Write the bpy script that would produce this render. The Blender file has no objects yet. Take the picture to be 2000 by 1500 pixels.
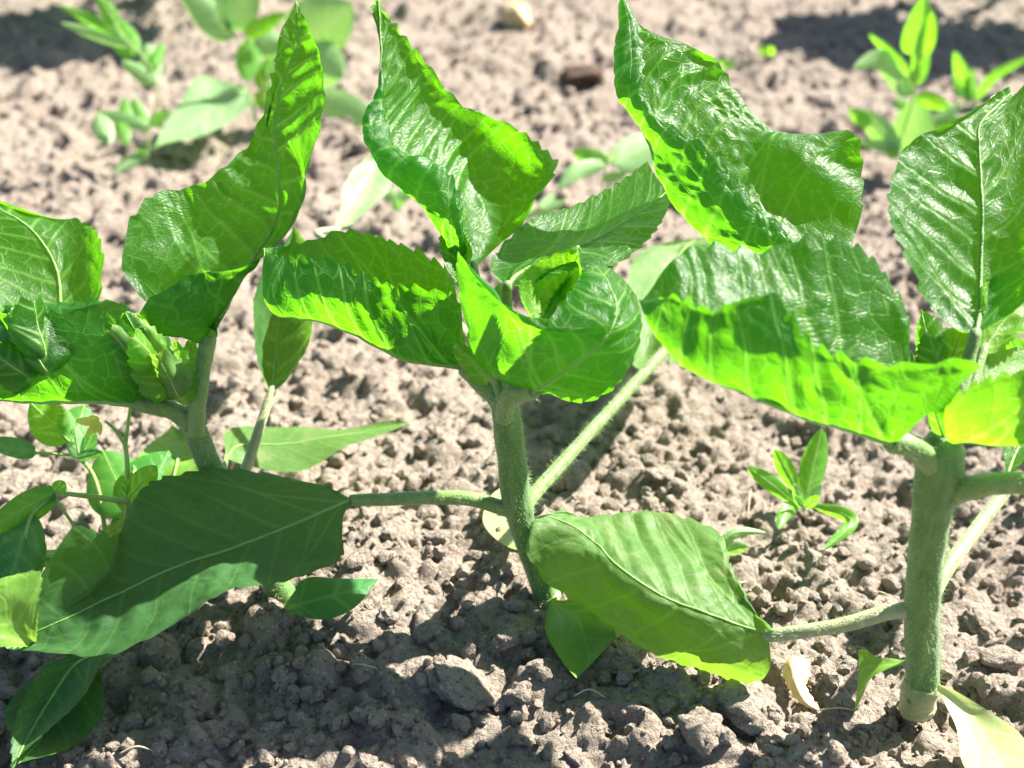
import bpy, math, random
import numpy as np
from mathutils import Vector
R = math.radians
random.seed(7); rng = np.random.default_rng(7)
scene = bpy.context.scene
col = scene.collection

# ------------------------------------------------------------------ camera, sky, sun, exposure
CAM_H, PITCH, FPX = 0.36, 35.0, 2414.0          # metres, degrees, focal length in photo pixels (2000 wide)
cam_d = bpy.data.cameras.new('camera'); cam = bpy.data.objects.new('camera', cam_d); col.objects.link(cam)
cam.location = (0, 0, CAM_H); cam.rotation_euler = (R(90 - PITCH), 0, 0)
cam_d.sensor_width = 36; cam_d.lens = 36 * FPX / 2000
cam_d.clip_start = 0.01; cam_d.clip_end = 300
cam_d.dof.use_dof = True; cam_d.dof.focus_distance = 0.45; cam_d.dof.aperture_fstop = 8.0
scene.camera = cam

SUN = Vector((0.90, 0.62, 1.0)).normalized()
world = bpy.data.worlds.new('World'); scene.world = world; world.use_nodes = True
wn = world.node_tree.nodes; wl = world.node_tree.links
sky = wn.new('ShaderNodeTexSky'); sky.sky_type = 'NISHITA'; sky.sun_disc = False
sky.sun_elevation = math.asin(SUN.z); sky.sun_rotation = math.atan2(SUN.x, SUN.y)
wn['Background'].inputs['Strength'].default_value = 0.05
wl.new(sky.outputs['Color'], wn['Background'].inputs['Color'])
sd = bpy.data.lights.new('sun', 'SUN'); sd.energy = 5.0; sd.angle = R(0.55); sd.color = (1, 0.95, 0.87)
sun = bpy.data.objects.new('sun', sd); col.objects.link(sun)
sun.rotation_euler = SUN.to_track_quat('Z', 'Y').to_euler(); sun.location = (0.5, 0.6, 3)
vs = scene.view_settings
vs.view_transform = 'Standard'; vs.look = 'None'; vs.gamma = 1; vs.exposure = 1.95; vs.use_curve_mapping = False

# ------------------------------------------------------------------ numeric helpers
CP, SP = math.cos(R(PITCH)), math.sin(R(PITCH))
def at(x, y, d):
    """point seen at photo position x, y at d centimetres along the view axis"""
    d = d / 100.0; a = (x - 1000) / FPX; b = (750 - y) / FPX
    return np.array([d * a, d * (CP + b * SP), CAM_H + d * (-SP + b * CP)])
def gd(y, z=0.0):
    """depth (cm) at which row y of the photo meets height z"""
    return 100 * (CAM_H - z) / (SP - (750 - y) / FPX * CP)
def gnd(x, y, z=0.0): return at(x, y, gd(y, z))
def nrm(v):
    v = np.asarray(v, float); n = np.linalg.norm(v, axis=-1, keepdims=True); n[n < 1e-12] = 1; return v / n
def hash2(ix, iy, seed):
    h = (ix.astype(np.int64) * 374761393 + iy.astype(np.int64) * 668265263 + seed * 1442695041) & 0xffffffff
    h = ((h ^ (h >> 13)) * 1274126177) & 0xffffffff
    return ((h ^ (h >> 16)) & 0xffff) / 65535.0
def vnoise(x, y, seed=0):
    x = np.asarray(x, float); y = np.asarray(y, float)
    ix = np.floor(x); iy = np.floor(y); fx = x - ix; fy = y - iy
    fx = fx * fx * (3 - 2 * fx); fy = fy * fy * (3 - 2 * fy)
    a = hash2(ix, iy, seed); b = hash2(ix + 1, iy, seed); c = hash2(ix, iy + 1, seed); d = hash2(ix + 1, iy + 1, seed)
    return (a * (1 - fx) + b * fx) * (1 - fy) + (c * (1 - fx) + d * fx) * fy - 0.5
def worley(x, y, seed):
    ix = np.floor(x); iy = np.floor(y); f1 = np.full(x.shape, 9.0); f2 = np.full(x.shape, 9.0)
    for i in (-1, 0, 1):
        for j in (-1, 0, 1):
            cx = ix + i; cy = iy + j
            d = np.hypot(cx + 0.15 + 0.7 * hash2(cx, cy, seed) - x, cy + 0.15 + 0.7 * hash2(cx, cy, seed + 77) - y)
            f2 = np.minimum(f2, np.maximum(f1, d)); f1 = np.minimum(f1, d)
    return f1, f2
def cr(P, n):
    """n points on a Catmull-Rom curve through P (k,...)"""
    P = np.asarray(P, float)
    if len(P) == 1: return np.repeat(P, n, 0)
    t = np.linspace(0, len(P) - 1, n)
    Q = np.concatenate([[2 * P[0] - P[1]], P, [2 * P[-1] - P[-2]]])
    i = np.minimum(t.astype(int), len(P) - 2); f = (t - i).reshape((-1,) + (1,) * (P.ndim - 1))
    a, b, c, d = Q[i], Q[i + 1], Q[i + 2], Q[i + 3]
    return 0.5 * (2 * b + (c - a) * f + (2 * a - 5 * b + 4 * c - d) * f**2 + (3 * b - a - 3 * c + d) * f**3)

# ------------------------------------------------------------------ materials
def new_mat(name):
    m = bpy.data.materials.new(name); m.use_nodes = True; nt = m.node_tree
    for n in list(nt.nodes): nt.nodes.remove(n)
    def N(t, **k):
        n = nt.nodes.new(t)
        for a, b in k.items():
            if a in n.inputs: n.inputs[a].default_value = b
            else: setattr(n, a, b)
        return n
    out = N('ShaderNodeOutputMaterial')
    return m, nt, N, nt.links.new, out
def ramp(N, L, src, stops):
    r = N('ShaderNodeValToRGB'); e = r.color_ramp.elements
    while len(e) < len(stops): e.new(0.5)
    for q, (p, c) in zip(e, stops): q.position = p; q.color = (*c, 1) if len(c) == 3 else c
    L(src, r.inputs[0]); return r.outputs[0]
def mixc(N, L, f, a, b, mode='MIX'):
    m = N('ShaderNodeMix'); m.data_type = 'RGBA'; m.blend_type = mode
    for sock, v in ((m.inputs[0], f), (m.inputs[6], a), (m.inputs[7], b)):
        if hasattr(v, 'links'): L(v, sock)
        elif isinstance(v, tuple): sock.default_value = (*v, 1)
        else: sock.default_value = v
    return m.outputs[2]
def math_(N, L, op, a, b=0.0, clamp=False):
    m = N('ShaderNodeMath'); m.operation = op; m.use_clamp = clamp
    for s, v in ((m.inputs[0], a), (m.inputs[1], b)):
        if hasattr(v, 'links'): L(v, s)
        else: s.default_value = v
    return m.outputs[0]

def leaf_material(name, dark, light, vein, trans, tfac=0.42, rough=0.42, spec=0.4, fine=0.55, bump=0.5, dust=0.0, blotch=None):
    m, nt, N, L, out = new_mat(name)
    uv = N('ShaderNodeUVMap'); uv.uv_map = 'leaf'
    va = N('ShaderNodeAttribute', attribute_name='vein')
    # slightly warped cell network of small veins, coordinates in decimetres along the blade
    wn_ = N('ShaderNodeTexNoise', Scale=9.0, Detail=2.0); L(uv.outputs[0], wn_.inputs['Vector'])
    wv = N('ShaderNodeVectorMath', operation='MULTIPLY_ADD'); L(wn_.outputs['Color'], wv.inputs[0])
    wv.inputs[1].default_value = (0.035, 0.035, 0); L(uv.outputs[0], wv.inputs[2])
    v2 = N('ShaderNodeTexVoronoi', feature='DISTANCE_TO_EDGE', Scale=58.0); L(wv.outputs[0], v2.inputs['Vector'])
    a2 = ramp(N, L, v2.outputs['Distance'], [(0.0, (1, 1, 1)), (0.10, (0, 0, 0))])
    fm = math_(N, L, 'MULTIPLY', a2, fine * 0.35); vm = math_(N, L, 'MAXIMUM', fm, va.outputs['Fac'], True)
    n1 = N('ShaderNodeTexNoise', Scale=5.0, Detail=5.0, Roughness=0.6); L(uv.outputs[0], n1.inputs['Vector'])
    n2 = N('ShaderNodeTexNoise', Scale=90.0, Detail=3.0, Roughness=0.6); L(uv.outputs[0], n2.inputs['Vector'])
    c = mixc(N, L, ramp(N, L, n1.outputs['Fac'], [(0.3, (0, 0, 0)), (0.7, (1, 1, 1))]), dark, light)
    c = mixc(N, L, math_(N, L, 'MULTIPLY', n2.outputs['Fac'], 0.35), c, light)
    if blotch:
        n3 = N('ShaderNodeTexNoise', Scale=7.0, Detail=6.0, Roughness=0.7); L(uv.outputs[0], n3.inputs['Vector'])
        c = mixc(N, L, ramp(N, L, n3.outputs['Fac'], [(0.52, (0, 0, 0)), (0.68, (0.8, 0.8, 0.8))]), c, blotch)
    if dust:
        n4 = N('ShaderNodeTexNoise', Scale=26.0, Detail=8.0, Roughness=0.75); L(uv.outputs[0], n4.inputs['Vector'])
        c = mixc(N, L, math_(N, L, 'MULTIPLY', ramp(N, L, n4.outputs['Fac'], [(0.45, (0, 0, 0)), (0.75, (1, 1, 1))]), dust), c, (0.36, 0.37, 0.30))
    c = mixc(N, L, math_(N, L, 'MULTIPLY', vm, 0.85), c, vein)
    tr = mixc(N, L, math_(N, L, 'MULTIPLY', n1.outputs['Fac'], 0.5), trans, tuple(x * 0.6 for x in trans))
    tr = mixc(N, L, math_(N, L, 'MULTIPLY', vm, 0.6), tr, tuple(min(1, x * 1.7 + 0.08) for x in trans))
    # relief: veins sunk, blade between them raised, tiny grain
    h = math_(N, L, 'SUBTRACT', math_(N, L, 'MULTIPLY', n2.outputs['Fac'], 0.5), math_(N, L, 'MULTIPLY', vm, 0.8))
    bp = N('ShaderNodeBump', Strength=bump, Distance=0.0006); L(h, bp.inputs['Height'])
    p = N('ShaderNodeBsdfPrincipled'); L(c, p.inputs['Base Color'])
    L(ramp(N, L, n2.outputs['Fac'], [(0.3, (rough - 0.08,) * 3), (0.7, (rough + 0.12,) * 3)]), p.inputs['Roughness'])
    p.inputs['Specular IOR Level'].default_value = spec; L(bp.outputs[0], p.inputs['Normal'])
    t = N('ShaderNodeBsdfTranslucent'); L(tr, t.inputs['Color']); L(bp.outputs[0], t.inputs['Normal'])
    mx = N('ShaderNodeMixShader'); mx.inputs[0].default_value = tfac
    L(p.outputs[0], mx.inputs[1]); L(t.outputs[0], mx.inputs[2]); L(mx.outputs[0], out.inputs['Surface'])
    return m

def stem_material(name, lo, hi, streak, rough=0.5, scale=300):
    m, nt, N, L, out = new_mat(name)
    tc = N('ShaderNodeTexCoord')
    mp = N('ShaderNodeMapping'); mp.inputs['Scale'].default_value = (1, 1, 0.12); L(tc.outputs['Object'], mp.inputs['Vector'])
    n1 = N('ShaderNodeTexNoise', Scale=float(scale), Detail=4.0); L(mp.outputs[0], n1.inputs['Vector'])
    n2 = N('ShaderNodeTexNoise', Scale=40.0, Detail=4.0); L(tc.outputs['Object'], n2.inputs['Vector'])
    n3 = N('ShaderNodeTexNoise', Scale=1400.0, Detail=2.0); L(tc.outputs['Object'], n3.inputs['Vector'])
    c = mixc(N, L, ramp(N, L, n2.outputs['Fac'], [(0.35, (0, 0, 0)), (0.65, (1, 1, 1))]), lo, hi)
    c = mixc(N, L, ramp(N, L, n1.outputs['Fac'], [(0.45, (0, 0, 0)), (0.7, (0.7, 0.7, 0.7))]), c, streak)
    h = math_(N, L, 'ADD', n1.outputs['Fac'], n3.outputs['Fac'])
    bp = N('ShaderNodeBump', Strength=0.5, Distance=0.0008); L(h, bp.inputs['Height'])
    p = N('ShaderNodeBsdfPrincipled', Roughness=rough); L(c, p.inputs['Base Color']); L(bp.outputs[0], p.inputs['Normal'])
    p.inputs['Subsurface Weight'].default_value = 0.0; p.inputs['Subsurface Radius'].default_value = (0.002, 0.004, 0.001)
    p.inputs['Subsurface Scale'].default_value = 1.0
    p.inputs['Sheen Weight'].default_value = 0.25
    L(p.outputs[0], out.inputs['Surface']); return m

def soil_material(name, a, b, c, bump=1.0):
    m, nt, N, L, out = new_mat(name)
    tc = N('ShaderNodeTexCoord'); P = N('ShaderNodeNewGeometry').outputs['Position']
    n1 = N('ShaderNodeTexNoise', Scale=14.0, Detail=6.0, Roughness=0.6); L(P, n1.inputs['Vector'])
    n2 = N('ShaderNodeTexNoise', Scale=260.0, Detail=5.0, Roughness=0.72); L(P, n2.inputs['Vector'])
    n3 = N('ShaderNodeTexNoise', Scale=1300.0, Detail=3.0, Roughness=0.75); L(P, n3.inputs['Vector'])
    vo = N('ShaderNodeTexVoronoi', feature='F1', Scale=420.0); L(P, vo.inputs['Vector'])
    col_ = mixc(N, L, ramp(N, L, n1.outputs['Fac'], [(0.3, (0, 0, 0)), (0.7, (1, 1, 1))]), a, b)
    col_ = mixc(N, L, ramp(N, L, n2.outputs['Fac'], [(0.42, (0, 0, 0)), (0.66, (0.85, 0.85, 0.85))]), col_, c)
    # pale sand grains and dark organic specks
    gr = N('ShaderNodeTexVoronoi', feature='F1', Scale=900.0); L(P, gr.inputs['Vector'])
    gc = N('ShaderNodeSeparateColor'); L(gr.outputs['Color'], gc.inputs[0])
    pale = math_(N, L, 'MULTIPLY', math_(N, L, 'GREATER_THAN', gc.outputs[0], 0.94), 0.55)
    dk = math_(N, L, 'MULTIPLY', math_(N, L, 'LESS_THAN', gc.outputs[1], 0.06), 0.5)
    col_ = mixc(N, L, pale, col_, (0.55, 0.5, 0.43)); col_ = mixc(N, L, dk, col_, (0.08, 0.06, 0.045))
    h = math_(N, L, 'ADD', math_(N, L, 'MULTIPLY', n2.outputs['Fac'], 1.6), math_(N, L, 'MULTIPLY', n3.outputs['Fac'], 0.7))
    h = math_(N, L, 'SUBTRACT', h, math_(N, L, 'MULTIPLY', vo.outputs['Distance'], 0.5))
    bp = N('ShaderNodeBump', Strength=bump, Distance=0.0024); L(h, bp.inputs['Height'])
    p = N('ShaderNodeBsdfPrincipled', Roughness=0.95); L(col_, p.inputs['Base Color']); L(bp.outputs[0], p.inputs['Normal'])
    p.inputs['Specular IOR Level'].default_value = 0.15
    L(p.outputs[0], out.inputs['Surface']); return m

M = {}
M['leaf'] = leaf_material('sunflower_leaf', (0.006, 0.048, 0.004), (0.018, 0.088, 0.007), (0.13, 0.28, 0.05), (0.20, 0.74, 0.003), 0.46, 0.42, 0.42, fine=0.45, bump=0.6)
M['young'] = leaf_material('young_leaf', (0.05, 0.17, 0.012), (0.09, 0.26, 0.02), (0.26, 0.42, 0.08), (0.30, 0.80, 0.010), 0.5, 0.45, 0.4, fine=0.5)
M['old'] = leaf_material('old_leaf', (0.022, 0.095, 0.022), (0.045, 0.14, 0.032), (0.075, 0.18, 0.05), (0.22, 0.52, 0.03), 0.33, 0.5, 0.35, fine=0.2, bump=0.35, dust=0.12)
M['worn'] = leaf_material('worn_leaf', (0.05, 0.14, 0.024), (0.09, 0.20, 0.04), (0.12, 0.23, 0.06), (0.30, 0.60, 0.03), 0.38, 0.5, 0.35, fine=0.3, bump=0.5, dust=0.15, blotch=(0.22, 0.27, 0.11))
M['cot'] = leaf_material('cotyledon', (0.10, 0.26, 0.03), (0.17, 0.34, 0.05), (0.2, 0.36, 0.07), (0.4, 0.7, 0.05), 0.32, 0.42, 0.4, fine=0.05, bump=0.25)
M['cot_dark'] = leaf_material('cotyledon_dark', (0.03, 0.16, 0.045), (0.05, 0.21, 0.06), (0.08, 0.25, 0.08), (0.18, 0.5, 0.05), 0.3, 0.4, 0.4, fine=0.05, bump=0.25)
M['pale'] = leaf_material('pale_cotyledon', (0.34, 0.44, 0.16), (0.46, 0.52, 0.24), (0.5, 0.55, 0.3), (0.6, 0.7, 0.2), 0.3, 0.45, 0.4, fine=0.05, bump=0.25)
M['weed'] = leaf_material('weed_leaf', (0.06, 0.22, 0.02), (0.11, 0.31, 0.04), (0.18, 0.36, 0.1), (0.30, 0.85, 0.02), 0.42, 0.42, 0.4, fine=0.12, bump=0.3)
M['weed_pale'] = leaf_material('weed_leaf_pale', (0.20, 0.40, 0.15), (0.30, 0.48, 0.23), (0.34, 0.5, 0.26), (0.35, 0.75, 0.08), 0.35, 0.45, 0.45, fine=0.1, bump=0.3)
M['nshade'] = leaf_material('nightshade_leaf', (0.04, 0.17, 0.03), (0.07, 0.24, 0.04), (0.12, 0.32, 0.07), (0.28, 0.78, 0.02), 0.42, 0.42, 0.4, fine=0.1, bump=0.3)
M['dead'] = leaf_material('dead_leaf', (0.62, 0.46, 0.20), (0.74, 0.60, 0.32), (0.7, 0.6, 0.35), (0.7, 0.5, 0.15), 0.25, 0.6, 0.2, fine=0.1, bump=0.4, blotch=(0.45, 0.24, 0.07))
M['stem'] = stem_material('sunflower_stem', (0.05, 0.15, 0.018), (0.09, 0.21, 0.032), (0.15, 0.27, 0.065))
M['petiole'] = stem_material('petiole', (0.11, 0.22, 0.04), (0.17, 0.28, 0.06), (0.24, 0.34, 0.11))
M['petiole_old'] = stem_material('petiole_old', (0.24, 0.28, 0.12), (0.34, 0.36, 0.18), (0.42, 0.40, 0.24))
M['midrib'] = stem_material('midrib', (0.14, 0.31, 0.04), (0.20, 0.39, 0.07), (0.26, 0.44, 0.10))
M['weed_stem'] = stem_material('weed_stem', (0.20, 0.36, 0.06), (0.30, 0.46, 0.09), (0.36, 0.5, 0.14))
M['stem_base'] = stem_material('stem_base', (0.20, 0.27, 0.09), (0.30, 0.34, 0.15), (0.36, 0.38, 0.2))
M['soil'] = soil_material('soil', (0.36, 0.295, 0.240), (0.44, 0.37, 0.305), (0.29, 0.232, 0.185))
M['clod'] = soil_material('clod_soil', (0.36, 0.30, 0.245), (0.43, 0.362, 0.30), (0.30, 0.243, 0.195))
M['clod_dark'] = soil_material('dark_clod', (0.15, 0.095, 0.065), (0.20, 0.13, 0.09), (0.10, 0.065, 0.045))
M['stone'] = soil_material('pale_stone', (0.60, 0.44, 0.24), (0.68, 0.54, 0.34), (0.52, 0.38, 0.2), 0.3)
m, nt, N, L, out = new_mat('hair'); p = N('ShaderNodeBsdfPrincipled', Roughness=0.5); p.inputs['Base Color'].default_value = (0.60, 0.70, 0.46, 1)
t = N('ShaderNodeBsdfTranslucent'); t.inputs['Color'].default_value = (0.66, 0.78, 0.46, 1); mx = N('ShaderNodeMixShader'); mx.inputs[0].default_value = 0.5
L(p.outputs[0], mx.inputs[1]); L(t.outputs[0], mx.inputs[2]); L(mx.outputs[0], out.inputs['Surface']); M['hair'] = m
m, nt, N, L, out = new_mat('petal'); p = N('ShaderNodeBsdfPrincipled', Roughness=0.5); n = N('ShaderNodeTexNoise', Scale=60.0)
L(ramp(N, L, n.outputs['Fac'], [(0.4, (0.80, 0.62, 0.03)), (0.65, (0.85, 0.75, 0.25))]), p.inputs['Base Color']); L(p.outputs[0], out.inputs['Surface']); M['petal'] = m
m, nt, N, L, out = new_mat('straw'); p = N('ShaderNodeBsdfPrincipled', Roughness=0.7); n = N('ShaderNodeTexNoise', Scale=200.0)
L(ramp(N, L, n.outputs['Fac'], [(0.4, (0.40, 0.31, 0.2)), (0.65, (0.56, 0.47, 0.33))]), p.inputs['Base Color']); L(p.outputs[0], out.inputs['Surface']); M['straw'] = m

# ------------------------------------------------------------------ object helpers
def link_mesh(name, V, F, mat, parent=None, smooth=True, uv=None, attr=None):
    me = bpy.data.meshes.new(name)
    V = np.ascontiguousarray(V, np.float32); F = np.ascontiguousarray(F, np.int32); k = F.shape[1]
    me.vertices.add(len(V)); me.vertices.foreach_set('co', V.ravel())
    me.loops.add(F.size); me.loops.foreach_set('vertex_index', F.ravel())
    me.polygons.add(len(F)); me.polygons.foreach_set('loop_start', np.arange(0, F.size, k, dtype=np.int32))
    me.polygons.foreach_set('use_smooth', np.full(len(F), smooth))
    if uv is not None:
        l = me.uv_layers.new(name='leaf'); l.data.foreach_set('uv', np.ascontiguousarray(uv[F.ravel()], np.float32).ravel())
    if attr is not None:
        a = me.attributes.new('vein', 'FLOAT', 'POINT'); a.data.foreach_set('value', np.ascontiguousarray(attr, np.float32))
    me.update(calc_edges=True); me.validate()
    if mat: me.materials.append(mat)
    o = bpy.data.objects.new(name, me); col.objects.link(o)
    if parent is not None: o.parent = parent
    return o
def tag(o, label, cat, group=None, kind=None):
    if label: o['label'] = label
    if cat: o['category'] = cat
    if group: o['group'] = group
    if kind: o['kind'] = kind
    return o
class Thing:
    """an Empty at the thing's base; part meshes are written relative to it"""
    def __init__(s, name, label, cat, base, group=None):
        s.base = np.asarray(base, float); s.o = bpy.data.objects.new(name, None); col.objects.link(s.o)
        s.o.location = s.base; s.o.empty_display_size = 0.01; tag(s.o, label, cat, group); s.hair_src = []; s.dd = 0.0; s.full = False
def grid_faces(nu, nv, wrap=False):
    i, j = np.meshgrid(np.arange(nu - 1), np.arange(nv if wrap else nv - 1), indexing='ij')
    a = i * nv + j; b = i * nv + (j + 1) % nv
    return np.stack([a, b, b + nv, a + nv], -1).reshape(-1, 4)
def tube_mesh(pts, radii, n=24, sides=10, bumps=0.0, seed=0, flat=1.0):
    C = cr(pts, n); r = cr(np.asarray(radii, float).reshape(-1, 1), n)[:, 0]
    T = nrm(np.gradient(C, axis=0)); ref = np.array([0.31, 0.9, 0.2]); ref = ref - T[0] * (ref @ T[0]); ref /= np.linalg.norm(ref)
    V = np.zeros((n, sides, 3)); ang = np.linspace(0, 2 * np.pi, sides, endpoint=False)
    for i in range(n):
        ref = ref - T[i] * (ref @ T[i]); ref /= np.linalg.norm(ref); b = np.cross(T[i], ref)
        k = 1 + bumps * vnoise(ang * 1.6 + seed, np.full(sides, i * 0.35), seed)
        V[i] = C[i] + r[i] * k[:, None] * (np.cos(ang)[:, None] * ref + flat * np.sin(ang)[:, None] * b)
    V = V.reshape(-1, 3); F = grid_faces(n, sides, True)
    V = np.vstack([V, C[0], C[-1]]); k0, k1 = len(V) - 2, len(V) - 1
    cap = [(k0, (j + 1) % sides, j, j) for j in range(sides)] + [(k1, (n - 1) * sides + j, (n - 1) * sides + (j + 1) % sides, (n - 1) * sides + (j + 1) % sides) for j in range(sides)]
    tri = np.array([c[:3] for c in cap]); 
    T4 = np.vstack([F[:, [0, 1, 2]], F[:, [0, 2, 3]], tri])
    return V, T4, C, r
def tube(th, name, pts, radii, mat, parent=None, n=24, sides=10, bumps=0.0, hair=0.0, seed=0, flat=1.0):
    V, F, C, r = tube_mesh(pts, radii, n, sides, bumps, seed, flat)
    o = link_mesh(name, V - th.base, F, mat, parent or th.o)
    if hair: th.hair_src.append((C, r, hair))
    return o
def hairs(th, name='hairs', length=0.0017):
    V = []; F = []
    for C, r, dens in th.hair_src:
        seg = np.linalg.norm(np.diff(C, axis=0), axis=1); tot = seg.sum(); n = int(dens * tot)
        cum = np.concatenate([[0], np.cumsum(seg)])
        for _ in range(n):
            s = random.random() * tot; i = min(int(np.searchsorted(cum, s)) - 1, len(seg) - 1); i = max(i, 0)
            f = (s - cum[i]) / seg[i]; c = C[i] * (1 - f) + C[i + 1] * f; rr = r[i] * (1 - f) + r[i + 1] * f
            t = nrm(C[i + 1] - C[i]); d = rng.normal(size=3); d = d - t * (d @ t); d = nrm(d)
            p0 = c + d * rr * 0.96; tip = p0 + (d + rng.normal(size=3) * 0.35 + t * 0.2) * length * random.uniform(0.5, 1.3)
            w = np.cross(d, t) * 0.0001; w2 = t * 0.0001; k = len(V)
            V += [p0 + w, p0 - w, p0 + w2, tip]; F += [(k, k + 1, k + 3), (k + 1, k + 2, k + 3), (k + 2, k, k + 3)]
    if not V: return
    o = link_mesh(name, np.array(V) - th.base, np.array(F), M['hair'], th.o, smooth=False); o['kind'] = 'stuff'

def leaf_surface(P, seed, teeth=0.0016, tooth_n=15, pucker=0.0011, wave=0.0024, crumple=0.0, vein_gap=0.0125, side=1, netv=0.72, vamp=1.0):
    """adds serration, vein relief and waviness to a smooth (nu, nv, 3) net; returns vertices, uv, vein mask"""
    nu, nv, _ = P.shape; mid = nv // 2
    v = np.linspace(-1, 1, nv); av = np.abs(v)
    seg = np.linalg.norm(np.diff(P[:, mid], axis=0), axis=1); s = np.concatenate([[0], np.cumsum(seg)]); Lm = s[-1]
    cross = np.linalg.norm(np.diff(P, axis=1), axis=2); a = np.zeros((nu, nv))
    a[:, mid + 1:] = np.cumsum(cross[:, mid:], 1); a[:, :mid] = np.cumsum(cross[:, :mid][:, ::-1], 1)[:, ::-1]
    S = np.repeat(s[:, None], nv, 1); u = S / Lm
    du = np.gradient(P, axis=0); dv = np.gradient(P, axis=1)
    nn = nrm(np.cross(du, dv)) * side
    # average normals near the degenerate ends
    nn[-1] = nn[-2] if nu > 2 else nn[-1]; nn[0] = nn[1]
    # secondary veins
    vein = np.zeros((nu, nv)); gap = np.full((nu, nv), 1.0)
    sg = np.sign(v)[None, :].repeat(nu, 0); r = random.Random(seed)
    for sd_ in (-1, 1):
        msk = sg == sd_; g0 = 0.003; k = 0
        while g0 < Lm * 0.97:
            sl = 1.5 if k == 0 else 0.85 + 0.2 * r.random(); cv = -4.0 if k == 0 else -3.0
            wob = 0.0012 * vnoise(a / 0.009 + k * 7, u * 3, seed + k)
            g = S - sl * a - cv * a * a * (0.05 / max(Lm, 0.03)) - g0 + wob
            dist = np.abs(g) * 0.72
            w = (0.00085 if k == 0 else 0.0006) * (1.15 - 0.7 * np.abs(v)[None, :])
            vein = np.where(msk, np.maximum(vein, np.exp(-(dist / w) ** 2)), vein)
            gap = np.where(msk, np.minimum(gap, dist), gap)
            g0 += vein_gap * r.uniform(0.75, 1.25) * (0.7 if k == 0 else 1); k += 1
    gap = np.minimum(gap, a)
    fade = np.clip(np.minimum(u / 0.08, (1 - u) / 0.06), 0, 1) * np.clip((1 - np.abs(v)[None, :]) / 0.12, 0, 1)
    bul = (1 - np.exp(-(gap / (vein_gap * 0.24)) ** 2)) * (0.55 + 1.1 * vnoise(S / 0.011, a * sg / 0.011, seed + 5))
    small = vnoise(S / 0.0042, a * sg / 0.0042, seed + 9) * 0.5
    wx = S / 0.0062 - 0.55 * a / 0.0062; wy = a * sg / 0.0055
    wx = wx + 0.9 * vnoise(S / 0.008, a * sg / 0.008, seed + 91); wy = wy + 0.9 * vnoise(S / 0.008, a * sg / 0.008, seed + 92)
    F1, F2 = worley(wx, wy, seed); net_ = np.exp(-((F2 - F1) / 0.085) ** 2)
    bul = bul * (0.6 + 0.8 * vnoise(S / 0.02, a * sg / 0.02, seed + 95) * 1.4)
    quilt = np.clip(F2 - F1, 0, 0.6) / 0.6 * (0.7 + 0.9 * vnoise(S / 0.012, a * sg / 0.012, seed + 93))
    if netv: vein = np.maximum(vein, netv * net_ * np.clip((1 - np.abs(v)[None, :]) / 0.05, 0, 1))
    disp = pucker * (bul * 1.35 + 0.22 * quilt + 0.5 * small) * fade + 1.5 * pucker * vnoise(S / 0.026, a * sg / 0.018, seed + 41) * 2
    disp += wave * 2 * vnoise(S / 0.021, sg * 3 + a / 0.06, seed + 3) * (np.abs(v)[None, :] ** 2) * np.clip(u / 0.1, 0, 1)
    if crumple:
        disp += crumple * (2 * vnoise(S / 0.012, a * sg / 0.012, seed + 31) + vnoise(S / 0.006, a * sg / 0.006, seed + 33)) * np.clip(u / 0.15, 0, 1)
    midv = np.exp(-(a / (0.0009 * (1.1 - 0.8 * u) + 1e-5)) ** 2); vein = np.maximum(vein * 0.9 * vamp * (0.55 + 0.9 * (vnoise(S / 0.03, a * sg / 0.02, seed + 17) + 0.5)), midv)
    Q = P + nn * disp[..., None]
    # serrated margin
    if teeth:
        outl = nrm(P[:, 0] - P[:, max(1, nv // 8)]); outr = nrm(P[:, -1] - P[:, -1 - max(1, nv // 8)])
        fw = nrm(du)
        for sgn, o_, idx in ((0, outl, np.arange(0, mid)), (1, outr, np.arange(mid + 1, nv))):
            e = 0 if sgn == 0 else nv - 1
            ph = s / Lm * tooth_n + 0.8 * vnoise(s / 0.02, s * 0, seed + 60 + sgn) * 2
            fr = ph - np.floor(ph); saw = np.where(fr < 0.72, fr / 0.72, (1 - fr) / 0.28) - 0.5
            big = 0.55 + 1.2 * (vnoise(np.floor(ph) * 1.37, ph * 0, seed + 71 + sgn) + 0.5)
            env = np.clip((s / Lm - 0.06) / 0.1, 0, 1) * np.clip((1 - s / Lm) / 0.12, 0, 1)
            amp = teeth * saw * big * env
            wgt = np.clip((np.abs(v[idx]) - 0.80) / 0.20, 0, 1) ** 1.5
            Q[:, idx] += amp[:, None, None] * wgt[None, :, None] * (o_[:, None] + 0.5 * fw[:, e][:, None])
    uv = np.stack([S * 10 + seed * 0.37, a * sg * 10], -1).reshape(-1, 2)
    return Q, uv, vein.reshape(-1), nn, Lm

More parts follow.
